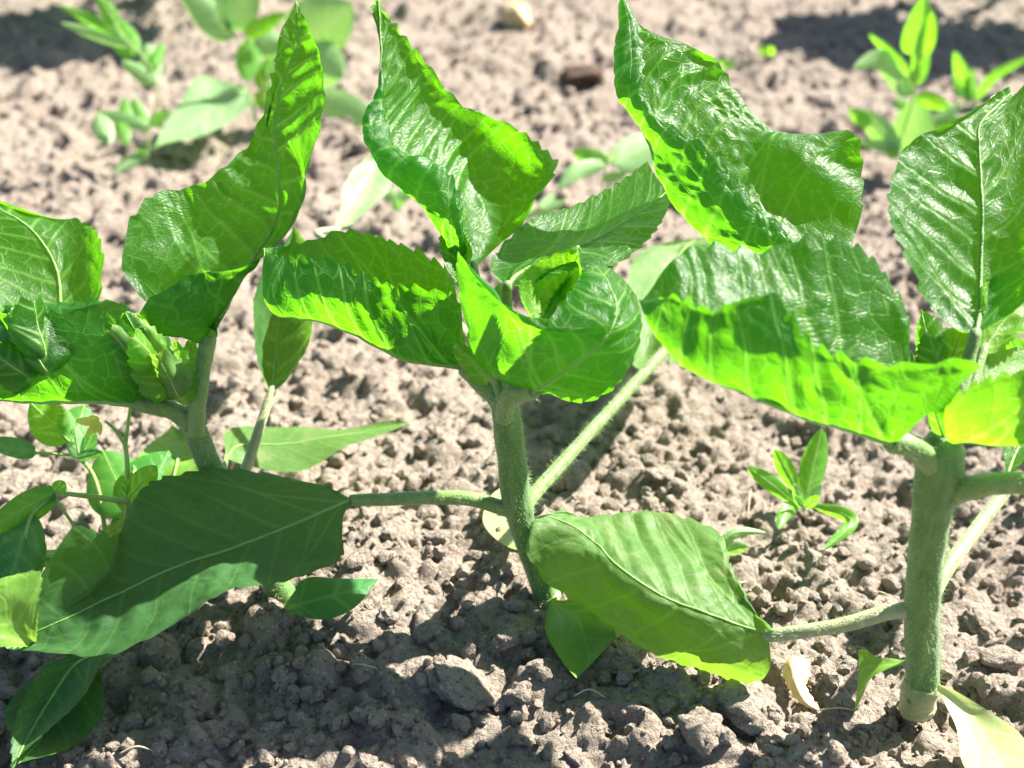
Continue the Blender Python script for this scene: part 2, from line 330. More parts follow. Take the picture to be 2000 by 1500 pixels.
LEAF_I = [0]
def blade(th, rows, mat, name='leaf', nu=130, nv=91, rib=0.0011, petiole=None, prad=(0.0024, 0.0018), hair=0, seed=None, label=None, pmat='petiole', fold=(1, 1), comp=None, **kw):
    LEAF_I[0] += 1; seed = seed or LEAF_I[0] * 13 + 5
    R_ = []
    for r in rows:
        dm = r[len(r) // 2][2]; dq = [dm + (q[2] - dm) * (fold[0] if i < len(r) // 2 else fold[1]) for i, q in enumerate(r)]
        if comp: dq = [comp[0] + (d - comp[0]) * comp[1] for d in dq]
        pts = np.array([at(q[0], q[1], d + th.dd) for q, d in zip(r, dq)]); R_.append(cr(pts, nv))
    P = cr(np.array(R_), nu)
    return blade_net(th, P, mat, name, rib, petiole, prad, hair, seed, label, pmat, **kw)
def blade_net(th, P, mat, name, rib, petiole, prad, hair, seed, label, pmat='petiole', **kw):
    nu, nv, _ = P.shape
    Q, uv, vein, nn, Lm = leaf_surface(P, seed, **kw)
    lf = link_mesh(name, Q.reshape(-1, 3) - th.base, grid_faces(nu, nv), M[mat], th.o, uv=uv, attr=vein)
    if label: lf['label'] = label
    mid = nv // 2; n_ = nn[:, mid]
    if rib:
        k = max(4, nu // 5); idx = np.linspace(0, nu - 1, k).astype(int)
        rr = rib * 0.62 * (1.0 - 0.9 * np.linspace(0, 1, k)) + 0.00012
        tube(th, 'midrib', Q[idx, mid] - n_[idx] * (rr * 0.25)[:, None], rr, M['midrib'], lf, n=k * 3, sides=8)
    if petiole is not None:
        pts = [at(q[0], q[1], q[2] + th.dd * (1 if th.full else i / len(petiole))) for i, q in enumerate(petiole)] + [Q[0, mid], Q[min(4, nu - 1), mid]]
        rad = list(np.linspace(prad[0], prad[1], len(pts) - 1)) + [rib]
        tube(th, 'petiole', pts, rad, M[pmat], lf, n=10 * len(pts), sides=12, hair=hair, bumps=0.12)
    return lf
def small_leaf(th, b, t, w, mat='weed', mid=None, roll=0, cup=0.25, name='leaf', shape=0.45, nu=26, nv=13, rib=0.0003, droop=0.0, seed=None, bpt=None, pet=None, **kw):
    """a simple leaf from b to t (photo x, y, depth), w photo pixels wide, turned by roll degrees from facing the camera"""
    LEAF_I[0] += 1; seed = seed or LEAF_I[0] * 13 + 5
    sh = lambda q: (q[0], q[1], q[2] + th.dd)
    b, t = sh(b), sh(t); mid = sh(mid) if mid else None; p0, p1 = at(*b), at(*t)
    pts = [p0, at(*mid), p1] if mid else [p0, (p0 + p1) / 2 + np.array([0, 0, droop]), p1]
    C = cr(pts, nu); T = nrm(np.gradient(C, axis=0)); W = w * b[2] / 100 / FPX / 2
    u = np.linspace(0, 1, nu); prof = (u ** shape) * ((1 - u) ** (0.75)); prof = prof / prof.max()
    P = np.zeros((nu, nv, 3)); vv = np.linspace(-1, 1, nv)
    eye = np.array([0, 0, CAM_H])
    for i in range(nu):
        wd = nrm(np.cross(T[i], C[i] - eye)); nr = np.cross(wd, T[i]); a = R(roll)
        w2 = wd * math.cos(a) + nr * math.sin(a); n2 = np.cross(w2, T[i])
        P[i] = C[i] + (W * prof[i] + 0.00015) * (vv[:, None] * w2 + cup * (vv ** 2)[:, None] * n2)
    k = dict(teeth=0.0, pucker=0.0003, wave=0.0006, vein_gap=0.008, netv=0.0); k.update(kw)
    lf = blade_net(th, P, mat, name, rib, None, (0, 0), 0, seed, None, **k)
    if pet:
        tube(th, 'petiole', [at(*q) for q in pet] + [C[0], C[2]], [0.0007] * (len(pet)) + [0.0005, 0.0003], M['weed_stem'], lf, n=8 * len(pet) + 8, sides=8)
    return lf

# ------------------------------------------------------------------ ground
def axis(breaks, far, step_far=1.35):
    pts = []
    for (a, b, d0, d1) in breaks:
        x = a
        while x < b: pts.append(x); x += d0 + (d1 - d0) * (x - a) / (b - a)
    pts.append(breaks[-1][1]); d = breaks[-1][3]
    while pts[-1] < far: d *= step_far; pts.append(pts[-1] + d)
    d = breaks[0][2]
    lo = [breaks[0][0]]
    while lo[-1] > -far: d *= step_far; lo.append(lo[-1] - d)
    return np.array(sorted(lo[1:]) + pts)
gx = axis([(-0.62, -0.24, 0.0028, 0.0013), (-0.24, 0.24, 0.0013, 0.0013), (0.24, 0.62, 0.0013, 0.0028)], 60)
gy = axis([(0.17, 0.55, 0.0010, 0.0016), (0.55, 1.30, 0.0016, 0.0042)], 60)
GX, GY = np.meshgrid(gx, gy, indexing='ij')
def base_height(x, y):
    h = 0.020 * vnoise(x / 0.21, y / 0.21, 1) + 0.010 * vnoise(x / 0.075, y / 0.075, 2) + 0.006 * vnoise(x / 0.034, y / 0.034, 3)
    return h
near = np.clip(1 - (np.hypot(GX, GY - 0.6) - 1.0) / 1.0, 0, 1)
Z = base_height(GX, GY)
def aggregates(sz, seed):
    wx = GX / sz + 0.8 * vnoise(GX / sz * 0.9, GY / sz * 0.9, seed + 3); wy = GY / sz + 0.8 * vnoise(GX / sz * 0.9, GY / sz * 0.9, seed + 4)
    f1, f2 = worley(wx, wy, seed)
    return np.sqrt(np.clip((f2 - f1) / 0.7, 0, 1)) * (0.5 + vnoise(np.floor(GX / sz * 0.7), np.floor(GY / sz * 0.7), seed + 9)) 
Z += near * (0.0060 * vnoise(GX / 0.015, GY / 0.015, 4) + 0.0034 * aggregates(0.0095, 51) + 0.0019 * aggregates(0.0046, 52) + 0.0012 * vnoise(GX / 0.0026, GY / 0.0026, 6))
def stamp(x, y, r, hgt, sx, seed):
    i0, i1 = np.searchsorted(gx, [x - 1.4 * r, x + 1.4 * r]); j0, j1 = np.searchsorted(gy, [y - 1.4 * r, y + 1.4 * r])
    if i1 - i0 < 2 or j1 - j0 < 2: return
    X, Y = GX[i0:i1, j0:j1] - x, GY[i0:i1, j0:j1] - y; c, s_ = math.cos(sx), math.sin(sx)
    d = np.hypot((X * c + Y * s_) / r, (-X * s_ + Y * c) / (r * 0.75)) * (1 + 0.7 * vnoise((X + x) / (r * 0.7), (Y + y) / (r * 0.7), seed))
    b = np.sqrt(np.clip(1 - d * d, 0, 1)) * hgt
    zc = base_height(np.array(x), np.array(y)); Zs = Z[i0:i1, j0:j1]
    if hgt > 0: Z[i0:i1, j0:j1] = np.where(d < 1, np.maximum(Zs, Zs * 0.4 + zc * 0.6 + b), Zs)
    else: Z[i0:i1, j0:j1] = Zs + b
for k in range(5000):
    y = 0.18 + 1.15 * random.random() ** 1.3; x = random.uniform(-0.16 - 0.36 * y, 0.16 + 0.36 * y)
    q = random.random(); r = 0.0026 + 0.010 * q ** 5
    stamp(x, y, r, r * random.uniform(0.45, 0.85), random.uniform(0, 3.1), k % 50)
for k in range(900):
    y = 0.18 + 1.15 * random.random() ** 1.3; x = random.uniform(-0.16 - 0.36 * y, 0.16 + 0.36 * y)
    r = 0.003 + 0.006 * random.random() ** 2; stamp(x, y, r, -r * random.uniform(0.5, 1.1), random.uniform(0, 3.1), k % 50)
Z *= 1.0
# lift so the mean soil surface lies at zero
Z -= np.mean(Z[(np.abs(GX) < 0.2) & (GY > 0.25) & (GY < 0.6)])
def soil_z(x, y):
    i = min(max(np.searchsorted(gx, x), 1), len(gx) - 1); j = min(max(np.searchsorted(gy, y), 1), len(gy) - 1)
    return float(Z[i, j])
gV = np.stack([GX, GY, Z], -1).reshape(-1, 3)
g = link_mesh('ground', gV, grid_faces(len(gx), len(gy)), M['soil']); g['kind'] = 'structure'

def ico(sub):
    import bmesh
    bm = bmesh.new(); bmesh.ops.create_icosphere(bm, subdivisions=sub, radius=1)
    V = np.array([v.co[:] for v in bm.verts]); F = np.array([[v.index for v in f.verts] for f in bm.faces]); bm.free(); return V, F
def lump(sub, seed, rough=0.55):
    V, F = ico(sub); o = seed * 3.7
    k = 1 + rough * (vnoise(V[:, 0] * 1.6 + o, V[:, 1] * 1.6 + V[:, 2] * 2.1, seed) + 0.6 * vnoise(V[:, 2] * 3.3 + o, V[:, 0] * 3.1 - V[:, 1] * 2.2, seed + 1))
    if sub > 2: k += rough * 0.35 * vnoise(V[:, 0] * 7 + V[:, 2] * 4, V[:, 1] * 7 + o, seed + 2) + rough * 0.2 * vnoise(V[:, 0] * 15 - V[:, 2] * 9, V[:, 1] * 14 + V[:, 2] * 6 + o, seed + 4)
    r2 = random.Random(seed)
    V = V * k[:, None]
    for _ in range(5):      # broken facets
        n = nrm(np.array([r2.gauss(0, 1) for _ in range(3)])); lim = r2.uniform(0.62, 0.9); d = V @ n; V = V - np.outer(np.clip(d - lim, 0, None) * 0.8, n)
    return V * np.array([r2.uniform(0.85, 1.25), r2.uniform(0.75, 1.1), r2.uniform(0.6, 0.85)]), F
def rotm():
    q = rng.normal(size=4); q /= np.linalg.norm(q); w, x, y, z = q
    return np.array([[1-2*(y*y+z*z), 2*(x*y-z*w), 2*(x*z+y*w)], [2*(x*y+z*w), 1-2*(x*x+z*z), 2*(y*z-x*w)], [2*(x*z-y*w), 2*(y*z+x*w), 1-2*(x*x+y*y)]])
# loose crumbs: uncountable, one object
lumps = [lump(2, 100 + i) for i in range(10)]
cv, cf, off = [], [], 0
for k in range(11000):
    y = 0.2 + 1.0 * random.random() ** 1.5; x = random.uniform(-0.14 - 0.34 * y, 0.14 + 0.34 * y)
    V, F = lumps[k % 10]; r = 0.0010 + 0.0034 * random.random() ** 3
    V = (V * r) @ rotm().T + np.array([x, y, soil_z(x, y) + r * 0.35]); cv.append(V); cf.append(F + off); off += len(V)
o = link_mesh('soil_crumbs', np.vstack(cv), np.vstack(cf), M['soil'], smooth=False); o['kind'] = 'stuff'
tag(o, 'fine dry crumbs of grey brown soil strewn over the ground', 'soil crumbs')
# clods one can pick out: (x, y in the photo, radius in photo pixels)
clod_meshes = []
for i in range(7):
    V, F = lump(4, 300 + i, 0.6); o_ = link_mesh('soil_clod', V, F, M['clod']); clod_meshes.append(o_.data); bpy.data.objects.remove(o_)
def clod(x, y, rpx, label, group=None, mat=None, name='soil_clod', cat='soil clod', i=None, flat=1.0, sink=0.25):
    p = gnd(x, y); r = rpx * gd(y) / 100 / FPX; p[2] = soil_z(p[0], p[1]) + r * (0.5 - sink) * flat
    me = clod_meshes[(i if i is not None else random.randrange(7))]
    if mat: me = me.copy(); me.materials.clear(); me.materials.append(mat)
    ob = bpy.data.objects.new(name, me); col.objects.link(ob); ob.location = p
    ob.rotation_euler = (random.uniform(-0.4, 0.4), random.uniform(-0.4, 0.4), random.uniform(0, 6.28)); ob.scale = (r, r * random.uniform(0.8, 1.1), r * flat)
    return tag(ob, label, cat, group)
clod(1010, 42, 40, 'pale ochre stone lying on the bare soil behind the plants', mat=M['stone'], name='stone', cat='stone', i=1, flat=0.8, sink=0.1)
clod(1135, 150, 48, 'dark reddish brown clod on the soil behind the plants', mat=M['clod_dark'], i=2, flat=0.7)
clod(905, 1365, 62, 'broad sunlit clod between leaf shadows in front of the middle sunflower', i=3, flat=0.55)
clod(1440, 1420, 48, 'blocky grey clod on sunlit soil in front of the bitten yellow leaf', i=4, flat=0.9)
clod(1360, 1475, 42, 'rounded pale clod beside the blocky grey clod', i=5)
G = 'soil clods lying on the bare ground'; LB = 'dry grey brown soil clod lying loose on the bare ground'
for (x, y, r) in [(700, 290, 32), (1000, 1260, 26), (925, 1120, 22), (990, 1280, 40), (840, 1250, 45), (700, 1170, 30), (720, 1010, 26), (815, 1000, 38), (680, 880, 30), (640, 900, 24),
                  (1230, 810, 26), (1290, 945, 30), (1340, 950, 24), (1610, 690, 30), (640, 690, 34), (330, 1230, 30), (260, 1420, 26), (560, 1340, 24), (1590, 1170, 24), (1660, 1060, 22),
                  (1490, 1010, 26), (1560, 1420, 28), (1640, 1490, 40), (1290, 1400, 24), (1220, 1330, 26), (1120, 1480, 22), (1920, 1190, 30), (1960, 1280, 42), (1890, 1330, 26), (1720, 1010, 22),
                  (1880, 1060, 24), (1380, 870, 22), (1200, 880, 20), (900, 860, 20), (860, 1080, 24), (760, 1090, 22), (540, 1430, 34), (450, 1330, 26), (380, 1400, 22), (1050, 210, 24),
                  (960, 250, 22), (1560, 250, 24), (1510, 300, 20), (100, 300, 22), (60, 380, 20), (160, 380, 22), (1700, 780, 20), (820, 1380, 24), (1010, 1390, 30), (1180, 1420, 26)]:
    clod(x + random.uniform(-8, 8), y + random.uniform(-6, 6), r * random.uniform(0.75, 1.0), LB, G, flat=random.uniform(0.6, 0.95))

# ------------------------------------------------------------------ sunflower, left in the row
A = Thing('sunflower_plant', 'young sunflower with a tall pointed upright leaf and crumpled heart leaves', 'sunflower', gnd(570, 1195), 'young sunflowers in the row')
tube(A, 'stem', [at(572, 1200, gd(1200)), at(545, 1150, 49.2), at(470, 1030, 48.8), at(415, 920, 48.1), at(378, 830, 47.4), at(368, 800, 47.0)],
     [0.0052, 0.0052, 0.0050, 0.0047, 0.0042, 0.003], M['stem'], n=50, sides=20, hair=22000, bumps=0.15)
A.full = True; A.dd = 3.0
blade(A, [[(400, 640, 45.5), (412, 655, 44.6), (420, 665, 44), (400, 662, 43.6), (370, 658, 43.2)],
          [(285, 590, 47.2), (350, 610, 46.3), (448, 615, 44.6), (350, 645, 43), (258, 640, 42.2)],
          [(240, 495, 48.2), (350, 520, 47.8), (490, 530, 45), (400, 580, 43), (345, 545, 42.2)],
          [(300, 385, 48.3), (400, 440, 48.2), (545, 430, 46), (500, 500, 44), (460, 512, 42.8)],
          [(410, 350, 48), (470, 360, 48), (548, 330, 46.5), (580, 385, 45), (562, 440, 43.8)],
          [(485, 275, 47.5), (510, 270, 47.8), (540, 240, 47), (590, 290, 45.8), (612, 320, 44.8)],
          [(530, 165, 47), (540, 165, 47.5), (550, 170, 47.3), (615, 190, 46.5), (642, 215, 45.6)],
          [(545, 85, 47), (560, 85, 47.4), (583, 85, 47.4), (612, 95, 47), (628, 110, 46.6)],
          [(580, 3, 47.5)]], 'leaf', petiole=[(382, 850, 44.2), (385, 790, 43.8), (395, 720, 43.8)], prad=(0.0034, 0.003), hair=12000, nu=230, nv=151, rib=0.0007, pucker=0.0022, crumple=0.0005, fold=(-0.15, 1), comp=(44, 0.65))
blade(A, [[(112, 690, 45)], [(0, 650, 44.3), (60, 640, 45.2), (118, 600, 46), (160, 600, 46.2), (190, 600, 46)],
          [(-80, 560, 44.5), (20, 545, 46), (108, 520, 46.8), (160, 500, 47), (202, 480, 46.5)],
          [(-120, 480, 45), (-30, 470, 46.5), (60, 450, 47.2), (110, 440, 47.6), (150, 425, 47.5)],
          [(-130, 420, 46), (-60, 410, 47), (-10, 405, 47.5), (30, 410, 48), (60, 415, 48)], [(-90, 350, 48)]], 'leaf', nu=160, nv=131,
      petiole=[(340, 800, 44.2), (250, 770, 44.6), (160, 720, 44.9)], prad=(0.002, 0.0016))
blade(A, [[(275, 780, 43.8), (275, 788, 43.5), (272, 794, 43.3), (272, 785, 43), (272, 775, 42.8)],
          [(300, 680, 45.2), (290, 740, 44.2), (230, 791, 43), (255, 730, 42), (285, 680, 41.8)],
          [(250, 600, 45.8), (230, 680, 44.6), (160, 786, 42.6), (185, 700, 41.4), (210, 612, 41.4)],
          [(150, 585, 45.8), (130, 670, 44.4), (70, 781, 42.2), (95, 690, 41), (110, 610, 41.2)],
          [(60, 590, 45), (40, 670, 43.8), (-20, 777, 42), (0, 690, 41), (20, 600, 41.4)],
          [(-30, 620, 44), (-50, 680, 43.2), (-90, 765, 42), (-80, 700, 41.4), (-60, 640, 41.6)], [(-150, 740, 42)]], 'leaf', nu=180, nv=131, crumple=0.0007,
      petiole=[(372, 825, 44.3), (335, 802, 43.9)], prad=(0.0040, 0.0030), hair=12000, rib=0.0022, pucker=0.0014)
# crumpled tip of that leaf and the heart leaves
blade(A, [[(60, 730, 41.2)], [(0, 720, 41.4), (40, 700, 40.8), (85, 700, 41.6)], [(-10, 660, 41.6), (45, 650, 40.7), (98, 640, 41.6)], [(5, 610, 41.8), (50, 600, 41), (75, 605, 42)], [(30, 590, 41.6)]],
      'leaf', nu=50, nv=41, crumple=0.0028, rib=0)
for (b, t, w, ro, mt) in [((345, 775, 43.6), (245, 610, 42.6), 95, 10, 'leaf'), ((350, 780, 43.4), (300, 655, 42.4), 70, -35, 'young'), ((355, 780, 43.2), (262, 690, 41.9), 60, 30, 'worn'),
                          ((358, 785, 43.4), (340, 665, 43), 60, 40, 'young'), ((362, 780, 44), (372, 670, 44.6), 50, -20, 'leaf'), ((352, 785, 43), (318, 715, 42.2), 45, -10, 'worn'), ((360, 790, 42.9), (345, 725, 42.3), 36, 30, 'young')]:
    small_leaf(A, b, t, w, mt, roll=ro, cup=0.5, nu=40, nv=25, crumple=0.0016, teeth=0.0016, tooth_n=7, pucker=0.0008, rib=0.0005)
for k, (b, t, w, ro, mt, cp) in enumerate([((330, 770, 43.2), (215, 640, 41.4), 90, 25, 'worn', .9), ((340, 765, 42.8), (255, 660, 41), 70, -40, 'young', .8), ((350, 772, 42.6), (305, 690, 41.4), 64, 15, 'worn', .9), ((300, 720, 42), (262, 612, 41.6), 56, 50, 'cot', .8),
                          ((345, 760, 42.8), (345, 680, 42), 60, -30, 'cot', .9), ((95, 725, 41), (20, 610, 40.6), 100, 20, 'leaf', .9), ((90, 700, 40.8), (60, 590, 40.6), 70, -30, 'leaf', .9), ((60, 740, 40.9), (-20, 680, 40.6), 80, 10, 'leaf', .8)]):
    small_leaf(A, b, t, w, mt, roll=ro, cup=cp, nu=60, nv=41, crumple=0.0028, teeth=0.0012, tooth_n=6, pucker=0.0010, rib=0.0005, wave=0.003)
A.dd = 1.2
blade(A, [[(528, 768, 49.3)], [(514, 730, 49.2), (522, 725, 50), (535, 720, 50), (548, 725, 49.6), (560, 720, 49)], [(500, 640, 49.2), (515, 640, 50.4), (545, 640, 50.8), (580, 645, 50.2), (600, 640, 49.2)],
          [(505, 560, 49.8), (530, 560, 51), (565, 550, 51.5), (600, 555, 51), (625, 550, 50)], [(575, 440, 52)]], 'old', nu=60, nv=41,
      petiole=[(440, 985, 47.2), (478, 920, 48.2), (505, 840, 48.8)], prad=(0.0024, 0.0018), hair=3000, pmat='petiole_old')
blade(A, [[(440, 900, 50)], [(445, 845, 52.5), (470, 870, 51.6), (490, 905, 50.8)], [(540, 836, 53.4), (560, 868, 52.4), (580, 915, 51)], [(650, 834, 53.8), (665, 850, 53), (675, 870, 52)], [(795, 826, 54)]], 'worn', nu=70, nv=41, teeth=0.0008, pucker=0.0006, rib=0.0006,
      petiole=[(465, 1020, 47.2), (440, 950, 48.2)], prad=(0.0018, 0.001))
blade(A, [[(330, 960, 48.5)], [(262, 925, 48.3), (300, 910, 49), (345, 905, 49.2), (380, 915, 49), (400, 930, 48.6)], [(285, 870, 50), (320, 865, 50.6), (348, 860, 50.8), (370, 865, 50.6), (390, 880, 50)], [(335, 828, 52)]], 'cot', nu=50, nv=31, teeth=0.0008, pucker=0.0005)
# lower leaves on the soil
A.dd = 0
blade(A, [[(212, 1276, 45.6)], [(100, 1290, 45.2), (150, 1295, 45.3), (205, 1285, 45)], [(42, 1370, 44), (95, 1370, 44.3), (165, 1365, 43.8)], [(22, 1450, 42.6), (55, 1440, 43), (90, 1440, 42.8)], [(25, 1502, 42)]], 'old', nu=60, nv=41, teeth=0.0006, pucker=0.0004,
      petiole=[(420, 1110, 48.6), (300, 1200, 47)], prad=(0.0016, 0.0014))
A.dd = -0.8
blade(A, [[(195, 1300, 46.5)], [(60, 1330, 46), (130, 1330, 46.2), (200, 1330, 45.6)], [(8, 1390, 45), (100, 1400, 45.2), (202, 1400, 44.6)], [(20, 1440, 44.2), (80, 1445, 44.4), (140, 1460, 43.8)], [(35, 1492, 43.2)]], 'old', nu=60, nv=41, teeth=0.0006, pucker=0.0004, rib=0.0005,
      petiole=[(430, 1120, 48.8), (290, 1210, 47.6)], prad=(0.0016, 0.0012))
A.dd = 0
blade(A, [[(552, 1192, 48.3)], [(572, 1160, 47.6), (585, 1180, 47.2), (590, 1204, 46.8)], [(600, 1128, 47.8), (640, 1165, 47.2), (640, 1208, 46.6)], [(660, 1128, 47.8), (695, 1150, 47.3), (695, 1185, 46.8)], [(740, 1130, 47.8)]], 'cot_dark', name='cotyledon', netv=0, nu=40, nv=31, teeth=0, pucker=0.0002, rib=0, wave=0.0004)
hairs(A)

# ------------------------------------------------------------------ sunflower, middle
B = Thing('sunflower_plant', 'young sunflower with a long-stalked leaf resting over the clods, its stem rising between two neighbours', 'sunflower', gnd(1072, 1185), 'young sunflowers in the row')
tube(B, 'stem', [at(1076, 1195, gd(1195)), at(1062, 1150, 49.3), at(1030, 1060, 47.8), at(1012, 990, 46.9), at(1000, 900, 45.7), at(988, 800, 44.4), at(985, 775, 44.2)],
     [0.0050, 0.0050, 0.0045, 0.0056, 0.0054, 0.0050, 0.0032], M['stem'], n=60, sides=20, hair=22000, bumps=0.15)
tube(B, 'stem_base', [at(1080, 1205, gd(1200)), at(1075, 1180, 49.6), at(1066, 1160, 49.3)], [0.0062, 0.0060, 0.0054], M['stem_base'], n=14, sides=18)
B.dd = 2.2
blade(B, [[(905, 690, 44.3), (906, 710, 44), (905, 728, 43.8), (903, 710, 43.5), (900, 690, 43.2)],
          [(885, 550, 46.3), (885, 640, 45.3), (855, 715, 43.2), (875, 650, 42.4), (898, 590, 42)],
          [(828, 492, 47), (810, 580, 45.8), (765, 682, 42.8), (792, 620, 41.8), (818, 562, 41.6)],
          [(748, 458, 46.8), (730, 560, 45.5), (660, 645, 42.3), (692, 590, 41.2), (732, 546, 41.2)],
          [(668, 446, 46.3), (640, 530, 45), (580, 618, 42), (612, 555, 41.2), (650, 508, 41.3)],
          [(600, 470, 45.5), (565, 515, 44.5), (532, 590, 42), (545, 545, 41.5), (575, 497, 41.5)],
          [(512, 486, 42.8)]], 'leaf', nu=220, nv=141, petiole=[(990, 810, 44.5), (968, 775, 44.2), (935, 745, 44)], prad=(0.0042, 0.0030), hair=14000, rib=0.0016, pucker=0.0018, teeth=0.0022, fold=(0.65, 1), crumple=0.0003)
B.dd = -1.0
blade(B, [[(690, 978, 47.4)], [(664, 964, 47.7), (668, 971, 47.5), (670, 984, 47.2), (670, 996, 46.9), (672, 1006, 46.7)], [(620, 945, 48.2), (645, 962, 47.8), (648, 995, 47), (655, 1025, 46.4), (668, 1045, 45.9)],
          [(520, 922, 48.5), (540, 970, 47.7), (560, 1033, 46.8), (605, 1080, 45.7), (655, 1096, 45.0)],
          [(390, 922, 48.3), (410, 1000, 47.2), (440, 1080, 46.3), (490, 1120, 45.1), (540, 1142, 44.3)],
          [(285, 950, 48), (300, 1040, 46.8), (330, 1112, 45.8), (390, 1150, 44.8), (430, 1165, 44)],
          [(234, 1040, 47.2), (230, 1100, 46.3), (235, 1158, 45.3), (300, 1200, 44.6), (345, 1220, 43.8)],
          [(195, 1040, 45.4), (185, 1130, 45.7), (150, 1200, 45), (200, 1240, 44.4), (225, 1282, 43.6)],
          [(125, 1042, 44.2), (105, 1140, 45), (75, 1232, 44.8), (100, 1262, 44.4), (100, 1282, 43.8)], [(12, 1264, 44.5)]], 'old', nu=230, nv=151, netv=0.45, vamp=0.75, vein_gap=0.015, teeth=0.0012, pucker=0.0013, wave=0.0020, crumple=0.0003,
      petiole=[(1008, 1000, 47), (920, 975, 47), (830, 972, 47.2), (760, 975, 47.3)], prad=(0.0030, 0.0022), hair=9000, rib=0.0010)
blade(B, [[(70, 1262, 44.6)], [(0, 1262, 43.4), (20, 1215, 43.8), (75, 1190, 44)], [(-60, 1220, 43.0), (5, 1165, 43.4), (70, 1120, 43.6)], [(-80, 1150, 43.2)]], 'cot', nu=70, nv=51, crumple=0.0012, rib=0, teeth=0.0008)
B.dd = 0
blade(B, [[(1000, 752, 42.6), (1020, 762, 42.2), (1040, 768, 42), (1050, 770, 42), (1060, 771, 42)],
          [(915, 680, 41.8), (975, 718, 41), (1070, 752, 40.8), (1085, 766, 41.2), (1100, 775, 41.8)],
          [(897, 498, 42.2), (965, 620, 40.6), (1120, 715, 39.8), (1150, 747, 40.2), (1165, 773, 41)],
          [(975, 585, 40.2), (1045, 640, 39.5), (1175, 670, 39.2), (1210, 702, 39.6), (1222, 737, 40.4)],
          [(1062, 632, 39.6), (1115, 640, 39.3), (1205, 612, 39.4), (1237, 632, 40), (1254, 652, 40.8)],
          [(1120, 575, 40.3), (1150, 565, 40), (1190, 556, 40.2), (1220, 566, 40.9), (1240, 580, 41.6)],
          [(1135, 530, 41), (1145, 522, 41), (1160, 520, 41.2), (1175, 522, 41.5), (1190, 530, 42)]], 'leaf', nu=190, nv=141,
      petiole=[(985, 815, 44.2), (988, 790, 43.4), (1010, 770, 42.6)], prad=(0.0034, 0.0026), hair=12000, rib=0.0006, pucker=0.0016)
blade(B, [[(1300, 685, 54.6)], [(1235, 715, 54.0), (1268, 690, 55), (1305, 640, 56), (1315, 670, 55.4), (1320, 705, 54.4)], [(1226, 560, 58), (1270, 560, 59), (1312, 560, 60), (1360, 580, 59), (1400, 600, 58)],
          [(1262, 485, 62), (1300, 480, 63), (1345, 480, 63.5), (1390, 485, 63), (1440, 500, 62)], [(1440, 455, 65)]], 'worn', nu=70, nv=51,
      petiole=[(1022, 1005, 46.8), (1040, 970, 47.6), (1120, 880, 49.8), (1220, 770, 52.4)], prad=(0.0028, 0.0022), hair=12000, rib=0.0012)
blade(B, [[(925, 522, 45.6)], [(905, 460, 44.6), (897, 478, 44.8), (885, 492, 45.4), (950, 480, 47), (1010, 440, 46.6)],
          [(903, 390, 44.2), (870, 418, 44.1), (825, 418, 45), (960, 400, 48.2), (1090, 340, 47.2)],
          [(868, 325, 44.4), (825, 345, 44.3), (765, 347, 45.2), (930, 320, 48.8), (1062, 290, 48.2)],
          [(790, 298, 45), (765, 290, 44.9), (728, 272, 45.6), (880, 255, 48.6), (985, 235, 48.6)],
          [(758, 238, 46), (740, 235, 45.9), (722, 230, 46.2), (820, 200, 48), (900, 200, 48.4)],
          [(750, 205, 46.4), (744, 195, 46.3), (740, 180, 46.6), (795, 140, 47.6), (835, 128, 47.8)],
          [(747, 110, 46.8), (743, 100, 46.8), (738, 95, 46.9), (760, 70, 47.2), (785, 65, 47.3)], [(730, 4, 47)]], 'leaf', nu=230, nv=151,
      petiole=[(985, 790, 44.2), (970, 680, 44.6), (935, 580, 45.2)], prad=(0.0028, 0.0020), rib=0.0016, pucker=0.0021, crumple=0.0005)
B.dd = -3.0
blade(B, [[(990, 560, 45)], [(958, 510, 46.5), (985, 520, 46.3), (1020, 530, 45.5), (1030, 536, 45), (1040, 542, 44.6)],
          [(1035, 440, 49), (1062, 470, 48), (1110, 492, 46), (1120, 506, 45.3), (1130, 520, 44.8)],
          [(1120, 408, 50), (1148, 440, 49), (1185, 457, 47), (1192, 490, 45.8), (1198, 525, 45)],
          [(1200, 362, 50.5), (1225, 390, 49.5), (1248, 412, 48), (1260, 440, 46.8), (1272, 462, 46)],
          [(1265, 318, 51), (1282, 345, 50), (1300, 370, 49), (1308, 385, 48.2), (1312, 396, 47.6)]], 'leaf', nu=170, nv=111,
      petiole=[(985, 785, 44), (995, 680, 44.4), (990, 600, 44.8)], prad=(0.0024, 0.0018), rib=0.0012)
B.dd = -2.0
blade(B, [[(1050, 645, 43.2)], [(1013, 575, 42.8), (1040, 585, 43.6), (1080, 592, 44), (1090, 598, 43.6), (1098, 605, 43)], [(1035, 522, 43), (1070, 530, 44), (1105, 546, 44.5), (1120, 560, 44), (1132, 572, 43)], [(1135, 486, 44)]], 'young', nu=60, nv=41, rib=0.0007, pucker=0.0009, vein_gap=0.007,
      petiole=[(985, 780, 43.8), (1020, 710, 43.4)], prad=(0.002, 0.0012))
blade(B, [[(1070, 665, 43)], [(1060, 620, 43.6), (1100, 610, 44), (1120, 640, 43)], [(1090, 560, 44), (1130, 560, 44.6), (1145, 600, 43.6)], [(1150, 520, 45)]], 'leaf', nu=50, nv=31, rib=0.0006, petiole=[(990, 780, 43.8), (1030, 720, 43.4)], prad=(0.002, 0.001))
B.dd = 0
